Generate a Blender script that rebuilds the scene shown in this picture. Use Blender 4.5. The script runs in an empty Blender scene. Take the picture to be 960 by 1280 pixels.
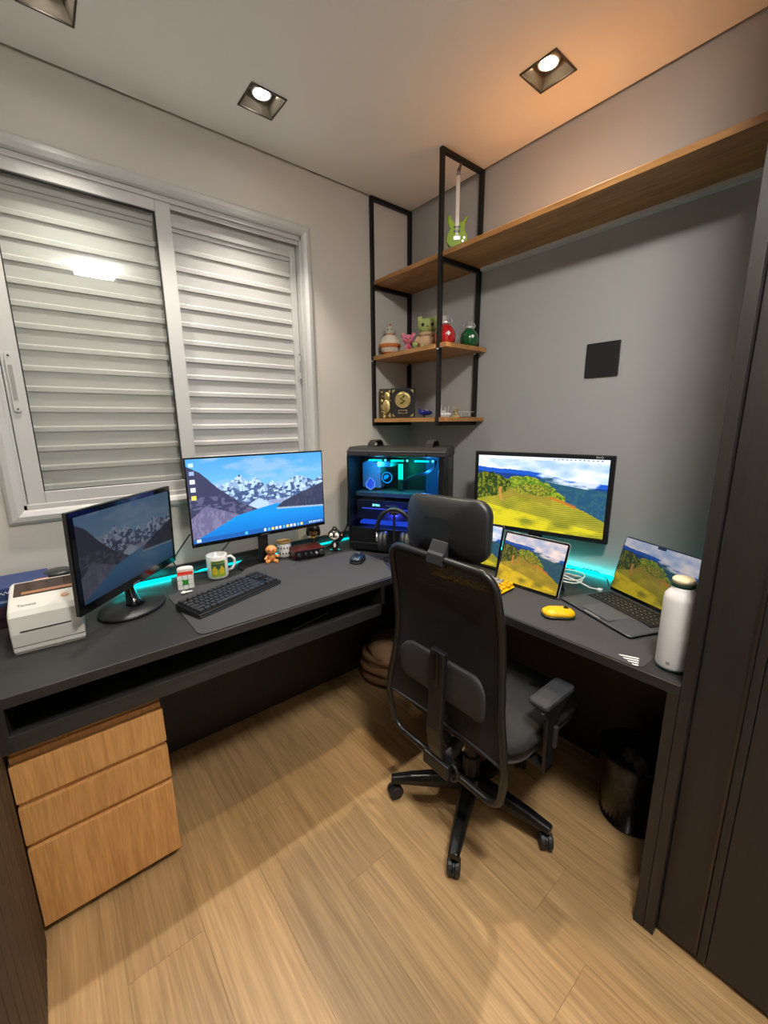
import bpy, math, random
import numpy as np
from mathutils import Matrix, Vector
random.seed(7); np.random.seed(7)
R = math.radians
scene = bpy.context.scene
COL = scene.collection

# ------------------------------------------------------------------ camera
def make_camera():
    cx, cy, cz, yaw, pitch, roll, f = -1.724, -1.8713, 1.3755, .8876, -.2123, -.0099, 519.75
    fw = Vector((math.cos(yaw) * math.cos(pitch), math.sin(yaw) * math.cos(pitch), math.sin(pitch)))
    rt = Vector((math.sin(yaw), -math.cos(yaw), 0)); up = rt.cross(fw)
    r2 = rt * math.cos(roll) + up * math.sin(roll); u2 = -rt * math.sin(roll) + up * math.cos(roll)
    cd = bpy.data.cameras.new('camera'); c = bpy.data.objects.new('camera', cd); COL.objects.link(c)
    M = Matrix((r2, u2, -fw)).transposed().to_4x4(); M.translation = (cx, cy, cz); c.matrix_world = M
    cd.sensor_fit = 'HORIZONTAL'; cd.sensor_width = 36; cd.lens = f / 960 * 36; cd.clip_start = .02
    scene.camera = c
make_camera()

# ------------------------------------------------------------------ world, exposure
w = bpy.data.worlds.new('night'); scene.world = w; w.use_nodes = True
w.node_tree.nodes['Background'].inputs[0].default_value = (.01, .012, .02, 1)
w.node_tree.nodes['Background'].inputs[1].default_value = 1.0
vs = scene.view_settings
vs.view_transform = 'Standard'; vs.look = 'None'; vs.gamma = 1; vs.use_curve_mapping = False; vs.exposure = 1.62
ES = .46            # screens and small glowing parts, against the exposure
PANEL_E = 62.0      # ceiling panel lamp, emission strength
SPOT_W = 24.0       # watts of each recessed spot

# ------------------------------------------------------------------ colour, materials
def lin(c):
    return tuple((x / 12.92 if x <= .04045 else ((x + .055) / 1.055) ** 2.4) for x in c)
def hexc(h):
    return lin(tuple(int(h[i:i + 2], 16) / 255 for i in (0, 2, 4)))
MATS = {}
def mat(name, col, rough=.5, metal=0, bump=0, bscale=200, var=0, vscale=8, coat=0, emit=None, estr=1, trans=0, alpha=1, spec=.5):
    if name in MATS: return MATS[name]
    m = bpy.data.materials.new(name); m.use_nodes = True
    nt = m.node_tree; b = nt.nodes['Principled BSDF']
    c = hexc(col) if isinstance(col, str) else col
    b.inputs['Base Color'].default_value = (*c, 1); b.inputs['Roughness'].default_value = rough; b.inputs['Metallic'].default_value = metal
    b.inputs['Coat Weight'].default_value = coat; b.inputs['Transmission Weight'].default_value = trans; b.inputs['Alpha'].default_value = alpha
    b.inputs['Specular IOR Level'].default_value = spec
    if emit: b.inputs['Emission Color'].default_value = (*(hexc(emit) if isinstance(emit, str) else emit), 1); b.inputs['Emission Strength'].default_value = estr * ES
    tc = nt.nodes.new('ShaderNodeTexCoord')
    if var:
        n = nt.nodes.new('ShaderNodeTexNoise'); n.inputs['Scale'].default_value = vscale; n.inputs['Detail'].default_value = 6
        nt.links.new(tc.outputs['Object'], n.inputs['Vector'])
        mx = nt.nodes.new('ShaderNodeMix'); mx.data_type = 'RGBA'
        mx.inputs[6].default_value = (*[x * (1 - var) for x in c], 1); mx.inputs[7].default_value = (*[min(1, x * (1 + var)) for x in c], 1)
        nt.links.new(n.outputs['Fac'], mx.inputs[0]); nt.links.new(mx.outputs[2], b.inputs['Base Color'])
    if bump:
        n = nt.nodes.new('ShaderNodeTexNoise'); n.inputs['Scale'].default_value = bscale; n.inputs['Detail'].default_value = 3
        nt.links.new(tc.outputs['Object'], n.inputs['Vector'])
        bp = nt.nodes.new('ShaderNodeBump'); bp.inputs['Strength'].default_value = bump; bp.inputs['Distance'].default_value = .002
        nt.links.new(n.outputs['Fac'], bp.inputs['Height']); nt.links.new(bp.outputs['Normal'], b.inputs['Normal'])
    MATS[name] = m; return m
def emis(name, col, s):
    if name in MATS: return MATS[name]
    m = bpy.data.materials.new(name); m.use_nodes = True; nt = m.node_tree; nt.nodes.clear()
    e = nt.nodes.new('ShaderNodeEmission'); e.inputs[0].default_value = (*(hexc(col) if isinstance(col, str) else col), 1); e.inputs[1].default_value = s * ES
    o = nt.nodes.new('ShaderNodeOutputMaterial'); nt.links.new(e.outputs[0], o.inputs[0]); MATS[name] = m; return m
def wood(name, dark, light, axis='Y', scale=1.0, stretch=.06, rough=.45, fine=60, rnd=True, contrast=(.35, .7), bump=.15):
    if name in MATS: return MATS[name]
    m = bpy.data.materials.new(name); m.use_nodes = True; nt = m.node_tree; N = nt.nodes; L = nt.links
    b = N['Principled BSDF']; b.inputs['Roughness'].default_value = rough
    tc = N.new('ShaderNodeTexCoord'); oi = N.new('ShaderNodeObjectInfo')
    add = N.new('ShaderNodeVectorMath'); add.operation = 'ADD'
    mul = N.new('ShaderNodeVectorMath'); mul.operation = 'SCALE'; mul.inputs[0].default_value = (13.1, 27.7, 41.3)
    L.new(oi.outputs['Random'], mul.inputs['Scale']); L.new(tc.outputs['Object'], add.inputs[0])
    if rnd: L.new(mul.outputs[0], add.inputs[1])
    mp = N.new('ShaderNodeMapping'); s = [scale] * 3; s['XYZ'.index(axis)] = scale * stretch; mp.inputs['Scale'].default_value = s
    L.new(add.outputs[0], mp.inputs['Vector'])
    n1 = N.new('ShaderNodeTexNoise'); n1.inputs['Scale'].default_value = 11; n1.inputs['Detail'].default_value = 5; n1.inputs['Distortion'].default_value = .5
    n2 = N.new('ShaderNodeTexNoise'); n2.inputs['Scale'].default_value = fine; n2.inputs['Detail'].default_value = 4
    L.new(mp.outputs[0], n1.inputs['Vector']); L.new(mp.outputs[0], n2.inputs['Vector'])
    mx = N.new('ShaderNodeMix'); mx.inputs[0].default_value = .52
    L.new(n1.outputs['Fac'], mx.inputs[2]); L.new(n2.outputs['Fac'], mx.inputs[3])
    cr = N.new('ShaderNodeValToRGB'); cr.color_ramp.elements[0].position = contrast[0]; cr.color_ramp.elements[1].position = contrast[1]
    cr.color_ramp.elements[0].color = (*hexc(dark), 1); cr.color_ramp.elements[1].color = (*hexc(light), 1)
    L.new(mx.outputs[0], cr.inputs[0])
    hs = N.new('ShaderNodeHueSaturation'); mr = N.new('ShaderNodeMapRange')
    mr.inputs[3].default_value = .9 if rnd else 1; mr.inputs[4].default_value = 1.1 if rnd else 1
    L.new(oi.outputs['Random'], mr.inputs[0]); L.new(mr.outputs[0], hs.inputs['Value']); L.new(cr.outputs[0], hs.inputs['Color'])
    L.new(hs.outputs[0], b.inputs['Base Color'])
    bp = N.new('ShaderNodeBump'); bp.inputs['Strength'].default_value = bump; bp.inputs['Distance'].default_value = .001
    L.new(n2.outputs['Fac'], bp.inputs['Height']); L.new(bp.outputs['Normal'], b.inputs['Normal'])
    MATS[name] = m; return m
def glassy(name, tint, gloss=.08, rough=.02, ior=1.5):
    if name in MATS: return MATS[name]
    m = bpy.data.materials.new(name); m.use_nodes = True; nt = m.node_tree; nt.nodes.clear()
    t = nt.nodes.new('ShaderNodeBsdfTransparent'); t.inputs[0].default_value = (*tint, 1)
    g = nt.nodes.new('ShaderNodeBsdfGlossy'); g.inputs['Roughness'].default_value = rough
    ge = nt.nodes.new('ShaderNodeNewGeometry'); dt = nt.nodes.new('ShaderNodeVectorMath'); dt.operation = 'DOT_PRODUCT'
    nt.links.new(ge.outputs['Normal'], dt.inputs[0]); nt.links.new(ge.outputs['Incoming'], dt.inputs[1])
    def mth(op, a, b):
        q = nt.nodes.new('ShaderNodeMath'); q.operation = op
        for i, x in enumerate((a, b)):
            if isinstance(x, (int, float)): q.inputs[i].default_value = x
            elif x is not None: nt.links.new(x, q.inputs[i])
        return q.outputs[0]
    f0 = ((ior - 1) / (ior + 1)) ** 2
    fac = mth('ADD', mth('MULTIPLY', mth('POWER', mth('SUBTRACT', 1, mth('ABSOLUTE', dt.outputs['Value'], None)), 5), 1 - f0), f0)
    mx = nt.nodes.new('ShaderNodeMixShader'); o = nt.nodes.new('ShaderNodeOutputMaterial')
    nt.links.new(fac, mx.inputs[0]); nt.links.new(t.outputs[0], mx.inputs[1]); nt.links.new(g.outputs[0], mx.inputs[2]); nt.links.new(mx.outputs[0], o.inputs[0])
    MATS[name] = m; return m
def meshcloth(name, col, scale=330, hole=.5):
    m = bpy.data.materials.new(name); m.use_nodes = True; nt = m.node_tree; b = nt.nodes['Principled BSDF']
    b.inputs['Base Color'].default_value = (*hexc(col), 1); b.inputs['Roughness'].default_value = .75
    tc = nt.nodes.new('ShaderNodeTexCoord'); v = nt.nodes.new('ShaderNodeTexVoronoi'); v.inputs['Scale'].default_value = scale; v.inputs['Randomness'].default_value = .25
    nt.links.new(tc.outputs['Object'], v.inputs['Vector'])
    mr = nt.nodes.new('ShaderNodeMath'); mr.operation = 'GREATER_THAN'; mr.inputs[1].default_value = hole
    nt.links.new(v.outputs['Distance'], mr.inputs[0]); nt.links.new(mr.outputs[0], b.inputs['Alpha'])
    MATS[name] = m; return m

M_CEIL = mat('ceiling_paint', (.88, .875, .855), .9, bump=.05, bscale=90)
M_WALLW = mat('greige_wall_paint', (.53, .50, .455), .85, bump=.08, bscale=120)
M_WALLG = mat('grey_wall_paint', (.385, .38, .368), .8, bump=.08, bscale=120)
M_BLACKMDF = wood('black_woodgrain_board', '212121', '2f2e2e', 'X', 3, .08, .42, 80, True, (.3, .7), .08)
M_BLACKMDFY = wood('black_woodgrain_board_along', '212121', '2f2e2e', 'Y', 3, .08, .42, 80, True, (.3, .7), .08)
M_BLACKMDFZ = wood('black_woodgrain_board_upright', '1d1a18', '2c2724', 'Z', 3, .08, .5, 80, True, (.3, .7), .08)
M_OAK = wood('oak_veneer_upright', 'ab773f', 'dda869', 'Z', 3.2, .06, .45, 60, True, (.28, .72), .05)
M_OAKY = wood('oak_shelf_board', '84572c', 'b98850', 'Y', 2.6, .08, .45, 45, True, (.32, .68), .05)
M_FLOOR = wood('oak_vinyl_plank', '866844', 'bf9c6d', 'Y', 2.6, .035, .42, 60, True, (.30, .70), .12)
M_SLAT = wood('dark_brown_slat', '35281c', '4a3827', 'Z', 3, .08, .6, 60, True, (.3, .7), .05)
M_STEEL = mat('black_painted_steel', '161615', .45, .3)
M_PLASTIC = mat('black_plastic', '17171a', .42)
M_PLASTICG = mat('glossy_black_plastic', '0b0c0e', .15, coat=.4)
M_DARKGREY = mat('dark_grey_plastic', '2c2d30', .5)
M_GREY = mat('grey_plastic', '55575a', .5)
M_WHITEPVC = mat('white_painted_aluminium', (.47, .465, .455), .34)
M_CHROME = mat('chrome', (.85, .85, .87), .3, .75)
M_SILVER = mat('brushed_silver', (.68, .68, .69), .35, .7)
M_GOLD = mat('aged_gold', (.62, .48, .2), .35, .9, var=.3, vscale=60)
M_WHITE = mat('white_plastic', (.78, .77, .73), .4)
M_PAPER = mat('white_print', (.85, .85, .83), .6)
M_GLASS = glassy('window_pane_glass', (.945, .955, .94))
M_CLEAR = glassy('clear_plastic', (.9, .92, .92))
M_TINT = glassy('tinted_case_glass', (.75, .8, .85), ior=1.35)
M_TEAL = emis('teal_led', (0, .75, .72), 1.6)
M_TEALS = emis('teal_led_bright', (0, .72, .70), 11.0)

# ------------------------------------------------------------------ geometry helpers
class MB:
    def __init__(s, w=None):
        s.v = []; s.f = []; s.off = Vector(w.location) if w is not None else Vector((0, 0, 0))
    def add(s, vs, fs):
        n = len(s.v); s.v += [tuple(Vector(p) - s.off) for p in vs]; s.f += [tuple(i + n for i in f) for f in fs]; return s
    def box(s, x0, x1, y0, y1, z0, z1, M=None):
        x0, x1 = min(x0, x1), max(x0, x1); y0, y1 = min(y0, y1), max(y0, y1); z0, z1 = min(z0, z1), max(z0, z1)
        p = [(x, y, z) for z in (z0, z1) for y in (y0, y1) for x in (x0, x1)]
        if M is not None: p = [M @ Vector(q) for q in p]
        return s.add(p, [(0, 2, 3, 1), (4, 5, 7, 6), (0, 1, 5, 4), (2, 6, 7, 3), (0, 4, 6, 2), (1, 3, 7, 5)])
    def prism(s, poly, axis, a, b, M=None):
        n = len(poly); P = []
        for t in (a, b):
            for (p, q) in poly:
                P.append({'X': (t, p, q), 'Y': (p, t, q), 'Z': (p, q, t)}[axis])
        if M is not None: P = [M @ Vector(q) for q in P]
        return s.add(P, [tuple(range(n))[::-1], tuple(range(n, 2 * n))] + [(i, (i + 1) % n, n + (i + 1) % n, n + i) for i in range(n)])
    def tube(s, path, r, n=8, closed=False):
        path = [Vector(p) for p in path]; m = len(path); rings = []; prev = None
        for i, p in enumerate(path):
            if closed: d = path[(i + 1) % m] - path[i - 1]
            else: d = path[min(i + 1, m - 1)] - path[max(i - 1, 0)]
            d.normalize()
            if prev is None: a = d.orthogonal().normalized()
            else: a = (prev - d * prev.dot(d)).normalized()
            prev = a; b = d.cross(a)
            rr = r[i] if isinstance(r, (list, tuple)) else r
            rings.append([p + (a * math.cos(2 * math.pi * k / n) + b * math.sin(2 * math.pi * k / n)) * rr for k in range(n)])
        vs = [q for g in rings for q in g]; fs = []
        for i in range(m if closed else m - 1):
            j = (i + 1) % m
            for k in range(n): fs.append((i * n + k, i * n + (k + 1) % n, j * n + (k + 1) % n, j * n + k))
        if not closed: fs += [tuple(range(n))[::-1], tuple(range((m - 1) * n, m * n))]
        return s.add(vs, fs)
    def lathe(s, prof, c=(0, 0, 0), n=24, M=None, sx=1, sy=1):
        vs = []; fs = []; m = len(prof)
        for (r, z) in prof:
            for k in range(n):
                a = 2 * math.pi * k / n; q = Vector((r * math.cos(a) * sx, r * math.sin(a) * sy, z))
                if M is not None: q = M @ q
                vs.append(q + Vector(c))
        for i in range(m - 1):
            for k in range(n): fs.append((i * n + k, i * n + (k + 1) % n, (i + 1) * n + (k + 1) % n, (i + 1) * n + k))
        fs += [tuple(range(n))[::-1], tuple(range((m - 1) * n, m * n))]
        return s.add(vs, fs)
    def ell(s, c, r, nu=16, nv=10, M=None):
        if not isinstance(r, (tuple, list)): r = (r, r, r)
        prof = [(max(1e-4, math.sin(math.pi * i / nv)), -math.cos(math.pi * i / nv)) for i in range(nv + 1)]
        S = Matrix.Diagonal((r[0], r[1], r[2])); T = (M.to_3x3() @ S) if M is not None else S
        return s.lathe(prof, c, nu, T)
    def pill(s, hw, hh, rad, fn, thick, rings=(1, .97, .88, .6, .3), n=6, back=True, pw=6):
        """rounded rectangle cushion; fn(a,b,t)->3D where t is the offset from the middle surface"""
        out = []
        for (cx, cy, a0) in ((hw - rad, hh - rad, 0), (-hw + rad, hh - rad, 90), (-hw + rad, -hh + rad, 180), (hw - rad, -hh + rad, 270)):
            for k in range(n + 1):
                a = R(a0 + 90 * k / n); out.append((cx + rad * math.cos(a), cy + rad * math.sin(a)))
        N = len(out); vs = []; fs = []; idx = []
        seq = [(q, 1) for q in rings[::-1]] + [(q, -1) for q in rings[1:]]
        for (q, sg) in seq:
            t = sg * thick / 2 * (max(0, 1 - q ** pw)) ** .5
            idx.append(len(vs)); vs += [fn(a * q, b * q, t) for a, b in out]
        for i in range(len(seq) - 1):
            for k in range(N): fs.append((idx[i] + k, idx[i + 1] + k, idx[i + 1] + (k + 1) % N, idx[i] + (k + 1) % N))
        fs.append(tuple(range(N))); fs.append(tuple(range(idx[-1], idx[-1] + N))[::-1])
        return s.add(vs, fs)
    def build(s, name, m, parent=None, smooth=False, bevel=0, seg=2, sub=0, kind=None, label=None):
        me = bpy.data.meshes.new(name); me.from_pydata([tuple(p) for p in s.v], [], s.f); me.validate()
        import bmesh
        bm = bmesh.new(); bm.from_mesh(me); bmesh.ops.recalc_face_normals(bm, faces=bm.faces); bm.to_mesh(me); bm.free()
        if smooth:
            for p in me.polygons: p.use_smooth = len(p.vertices) <= 4
        o = bpy.data.objects.new(name, me); COL.objects.link(o); me.materials.append(m)
        if parent is not None: o.parent = parent
        if bevel:
            b = o.modifiers.new('bevel', 'BEVEL'); b.width = bevel; b.segments = seg; b.limit_method = 'ANGLE'; b.angle_limit = R(40)
        if sub:
            q = o.modifiers.new('subdivision', 'SUBSURF'); q.levels = sub; q.render_levels = sub
        if kind: o['kind'] = kind
        if label: o['label'] = label
        return o
def thing(name, label, cat, loc=(0, 0, 0), rz=0, group=None):
    o = bpy.data.objects.new(name, None); COL.objects.link(o); o.location = loc; o.rotation_euler = (0, 0, rz); o.empty_display_size = .05
    o['label'] = label; o['category'] = cat
    if group: o['group'] = group
    return o
def tag(o, label, cat, group=None):
    o['label'] = label; o['category'] = cat
    if group: o['group'] = group
    return o
def rebase(o):
    """move a single mesh object's origin to the middle of its base"""
    vs = [v.co for v in o.data.vertices]
    c = Vector(((min(v.x for v in vs) + max(v.x for v in vs)) / 2, (min(v.y for v in vs) + max(v.y for v in vs)) / 2, min(v.z for v in vs)))
    o.data.transform(Matrix.Translation(-c)); o.location = o.location + c; return o
def struct(name, mb, m, **k):
    o = mb.build(name, m, **k); o['kind'] = 'structure'; return o
def text(name, body, size, m, parent, M, ext=.0004, bold=False):
    cu = bpy.data.curves.new('t', 'FONT'); cu.body = body; cu.size = size; cu.extrude = ext; cu.align_x = 'CENTER'; cu.align_y = 'CENTER'
    if bold: cu.offset = size * .02
    cu.resolution_u = 3
    t = bpy.data.objects.new('t', cu); COL.objects.link(t)
    dg = bpy.context.evaluated_depsgraph_get(); dg.update()
    me = bpy.data.meshes.new_from_object(t.evaluated_get(dg)); bpy.data.objects.remove(t); bpy.data.curves.remove(cu)
    me.transform(M); me.materials.clear(); me.materials.append(m); me.name = name
    o = bpy.data.objects.new(name, me); COL.objects.link(o); o.parent = parent; return o
def copy_tree(o, parent=None):
    c = o.copy(); COL.objects.link(c)
    if parent is not None: c.parent = parent
    for ch in list(o.children): copy_tree(ch, c)
    return c
FRONT = Matrix.Rotation(R(90), 4, 'X')      # text lying in XY -> standing in XZ, read from -Y

H = 2.48; XL = -1.91; YB = -3.0
# ================================================================== SETTING
# ---- floor with planks
fl = struct('floor', MB().box(XL - .1, .1, YB - .1, .1, -.06, -.012), mat('floor_underlay', '3a2c1c', .9))
PW = .185; PLEN = 1.22
starts = {}
pmesh = None
edges = [-1.19 + PW * k for k in range(-4, 7)]
jy = {-1: -.638, 0: -1.02, 1: -.35, -2: -1.35, -3: -.86, 2: -1.42, 3: -.75, 4: -1.1, 5: -.45, 6: -1.6, -4: -.2}
def plank(x0, x1, y0, y1):
    x0 = max(x0, XL); x1 = min(x1, 0); y0 = max(y0, YB); y1 = min(y1, 0)
    if x1 - x0 < .01 or y1 - y0 < .01: return
    g = .0003; cx, cy = (x0 + x1) / 2, (y0 + y1) / 2
    o = MB().box(x0 - cx + g, x1 - cx - g, y0 - cy + g, y1 - cy - g, -.012, 0).build('plank', M_FLOOR, fl)
    o.location = (cx, cy, 0)
for k in range(-4, 7):
    x0 = -1.19 + PW * k; y = jy[k] + 2 * PLEN
    while y > YB:
        plank(x0, x0 + PW, y - PLEN, y); y -= PLEN

# ---- walls
def wall_with_hole(name, x0, x1, y0, y1, z0, z1, hx0, hx1, hz0, hz1, m):
    b = MB(); b.box(x0, hx0, y0, y1, z0, z1); b.box(hx1, x1, y0, y1, z0, z1); b.box(hx0, hx1, y0, y1, z0, hz0); b.box(hx0, hx1, y0, y1, hz1, z1)
    return struct(name, b, m)
WX0, WX1, WZ0, WZ1 = -1.80, -.672, 1.09, 2.205
wall_with_hole('wall_window_side', XL - .1, .12, 0, .16, -.02, 2.62, WX0, WX1, WZ0, WZ1, M_WALLW)
struct('wall_grey_side', MB().box(0, .12, YB - .1, 0, -.02, 2.62), M_WALLG)
struct('wall_slatted_side', MB().box(XL - .12, XL, YB - .1, 0, -.02, 2.62), M_WALLW)
struct('wall_behind_camera', MB().box(XL, 0, YB - .12, YB, -.02, 2.62), mat('pale_wall_paint', (.78, .76, .72), .85))
# ---- ceiling: a lowered board with a narrow shadow gap and holes for the lamps
DL = [(-.952, -.268), (-.282, -.963), (-1.547, -.268)]; HS = .060
def ceiling():
    gx0, gx1, gy0, gy1 = XL + .012, -.012, YB + .012, -.012
    xs = sorted({gx0, gx1} | {x + s * HS for x, _ in DL for s in (-1, 1)}); ys = sorted({gy0, gy1} | {y + s * HS for _, y in DL for s in (-1, 1)})
    b = MB()
    for i in range(len(xs) - 1):
        for j in range(len(ys) - 1):
            mx, my = (xs[i] + xs[i + 1]) / 2, (ys[j] + ys[j + 1]) / 2
            if any(abs(mx - x) < HS and abs(my - y) < HS for x, y in DL): continue
            b.box(xs[i], xs[i + 1], ys[j], ys[j + 1], H, H + .0125)
    c = struct('ceiling', b, M_CEIL)
    MB().box(XL - .1, .1, YB - .1, .1, 2.60, 2.66).build('upper_slab', mat('upper_slab', '4a4743', .9), c)
ceiling()

# ---- window
def window():
    W = bpy.data.objects.new('window_1', None); COL.objects.link(W); W.location = ((WX0 + WX1) / 2, 0, WZ0); W['kind'] = 'structure'
    W['label'] = 'white aluminium sliding window with louvred shutters and glass sash'
    ox0, ox1, oz0, oz1 = -1.843, -.630, 1.045, 2.250; t = .045
    prof = [(0, 0), (0, .010), (.010, .020), (.026, .022), (.040, .016), (.045, .006), (.045, 0)]      # (inward, out of wall)
    def mitre(p0, p1, inw):         # a trim length with mitred ends from p0 to p1 (x,z), inward direction inw
        d = Vector((p1[0] - p0[0], p1[1] - p0[1])).normalized(); n = len(prof); vs = []
        for (p, sg) in ((p0, 1), (p1, -1)):
            for (a, o) in prof:
                vs.append((p[0] + inw[0] * a + d.x * a * sg, -o, p[1] + inw[1] * a + d.y * a * sg))
        MB(W).add(vs, [tuple(range(n)), tuple(range(n, 2 * n))[::-1]] + [(i, (i + 1) % n, n + (i + 1) % n, n + i) for i in range(n)]).build('trim_length', M_WHITEPVC, W)
    mitre((ox0, oz0), (ox1, oz0), (0, 1)); mitre((ox0, oz1), (ox1, oz1), (0, -1)); mitre((ox0, oz0), (ox0, oz1), (1, 0)); mitre((ox1, oz0), (ox1, oz1), (-1, 0))
    # jamb frame in the hole
    for nm, a in (('jamb', (WX0, WX0 + .012, .0, .13, WZ0, WZ1)), ('jamb', (WX1 - .012, WX1, .0, .13, WZ0, WZ1)), ('sill_track', (WX0, WX1, 0, .13, WZ0, WZ0 + .018)), ('head_track', (WX0, WX1, 0, .13, WZ1 - .018, WZ1))):
        MB(W).box(*a).build(nm, M_WHITEPVC, W, bevel=.002)
    MB(W).box(WX0 + .012, WX1 - .012, .012, .016, WZ1 - .034, WZ1 - .018).build('track_lip', M_WHITEPVC, W)
    MB(W).box(WX0 + .012, WX1 - .012, .012, .016, WZ0 + .018, WZ0 + .034).build('track_lip', M_WHITEPVC, W)
    # glass sash on the left
    gx0, gx1, gz0, gz1 = -1.737, -1.275, 1.150, 2.148; sx0, sx1, sz0, sz1 = -1.786, -1.221, 1.104, 2.190
    S = MB(W)
    S.box(sx0, gx0, .006, .032, sz0, sz1); S.box(gx1, sx1, .006, .032, sz0, sz1); S.box(gx0, gx1, .006, .032, sz0, gz0); S.box(gx0, gx1, .006, .032, gz1, sz1)
    S.build('sash_frame', M_WHITEPVC, W, bevel=.003)
    g = mat('rubber_gasket', '20211f', .7); G = MB(W); e = .0035
    G.box(gx0, gx0 + e, .008, .02, gz0, gz1); G.box(gx1 - e, gx1, .008, .02, gz0, gz1); G.box(gx0, gx1, .008, .02, gz1 - e, gz1); G.box(gx0, gx1, .008, .02, gz0, gz0 + e * .6)
    G.build('gasket', g, W)
    MB(W).box(gx0, gx1, .016, .020, gz0, gz1).build('pane', M_GLASS, W)
    # latch handles
    for (x, z0, z1, y) in ((-1.765, 1.43, 1.60, .006), (-.694, 1.585, 1.70, .034)):
        L = MB(W); hw = .011 if x < -1 else .007
        L.prism([(x + hw * math.cos(a), z0 + hw * math.sin(a)) for a in [math.pi * (1 + k / 8) for k in range(9)]] + [(x + hw * math.cos(a), z1 + hw * math.sin(a)) for a in [math.pi * k / 8 for k in range(9)]], 'Y', y - .006, y)
        h = L.build('latch', M_WHITEPVC, W, bevel=.0015)
        MB(W).box(x - hw * .5, x + hw * .5, y - .0075, y - .006, z0 + .03, z1 - .03).build('finger_recess', mat('shadow_grey_recess', '8b8a86', .5), h)
        for z in (z0, z1): MB(W).lathe([(.003, 0), (.003, .002)], (x, y - .006, z), 10, Matrix.Rotation(R(90), 3, 'X')).build('screw', mat('screw_steel', '3a3a3a', .4, .8), h)
    # shutters behind: two panels of slats
    for (a, b, la, lb) in ((-1.788, -1.235, -1.76, -1.235), (-1.235, -.686, -1.219, -.713)):
        F = MB(W); F.box(a, la + .001, .038, .075, 1.11, 2.186); F.box(lb - .001, b, .038, .075, 1.11, 2.186)
        F.box(la, lb, .038, .075, 2.122, 2.186); F.box(la, lb, .038, .075, 1.11, 1.15); F.build('shutter_frame', M_WHITEPVC, W, bevel=.002)
        base = None
        for k in range(15):
            z = 1.148 + .0685 * k - .0685 + .068
            if base is None:
                P = [(.060, .074), (.0535, .074), (.0560, .022), (.0500, .0195), (.0465, .0165), (.0465, .0025), (.049, 0), (.0595, .001), (.0600, .020)]
                base = MB().prism([(p, q) for p, q in P], 'X', 0, lb - la).build('slat', M_WHITEPVC, W); o = base
            else:
                o = base.copy(); COL.objects.link(o)
            o.location = Vector((la, 0, z)) - Vector(W.location)
    MB(W).box(WX0, WX1, .125, .13, WZ0, WZ1).build('outer_board', mat('night_outside_board', '101113', .8), W)
window()

# ---- recessed lamps and panel lamp
def downlight(x, y, label, col, watt):
    t = thing('recessed_downlight', label, 'ceiling lamp', (x, y, H))
    a, b = .0645, .0585
    F = MB()
    for (x0, x1, y0, y1) in ((-a, a, -a, -b), (-a, a, b, a), (-a, -b, -b, b), (b, a, -b, b)): F.box(x0, x1, y0, y1, -.004, .0)
    F.build('trim_ring', mat('bronze_lamp_trim', '453d34', .35, .3), t, bevel=.001)
    c = .037; d = .040; V = [(-b, -b, 0), (b, -b, 0), (b, b, 0), (-b, b, 0), (-c, -c, d), (c, -c, d), (c, c, d), (-c, c, d)]
    MB().add(V, [(0, 1, 5, 4), (1, 2, 6, 5), (2, 3, 7, 6), (3, 0, 4, 7), (4, 5, 6, 7)]).build('reflector', mat('bronze_reflector', '7c7468', .25, .45), t)
    MB().lathe([(.0335, .022), (.0365, .028), (.0365, .039)], (0, 0, 0), 24).build('bulb_rim', M_SILVER, t)
    MB().lathe([(.001, .0172), (.018, .0185), (.028, .0215), (.0333, .026)], (0, 0, 0), 24).build('bulb', emis('bulb_' + str(round(col[2], 2)), col, 22), t, smooth=True)
    ld = bpy.data.lights.new('bulb_light', 'SPOT'); ld.energy = watt; ld.color = col; ld.spot_size = R(90); ld.spot_blend = .55; ld.shadow_soft_size = .025
    lo = bpy.data.objects.new('bulb_light', ld); COL.objects.link(lo); lo.parent = t; lo.location = (0, 0, .012)
downlight(*DL[0], 'square recessed ceiling spot above the main wide monitor', (1, .93, .82), SPOT_W * .75)
downlight(*DL[1], 'square recessed ceiling spot with warm halo near the long shelf', (1, .77, .50), SPOT_W)
downlight(*DL[2], 'square recessed ceiling spot above the glass window sash', (1, .93, .82), SPOT_W * .75)
def panel_lamp():
    t = thing('ceiling_panel_lamp', 'square white panel lamp fixed flat on the ceiling', 'ceiling lamp', (-1.242, -1.92, H))
    MB().box(-.108, .108, -.108, .108, -.012, 0).build('housing', M_WHITE, t, bevel=.003)
    MB().box(-.118, .118, -.118, .118, -.040, -.0125).build('diffuser', emis('panel_light', (1, .97, .91), PANEL_E / ES), t)
panel_lamp()

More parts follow.
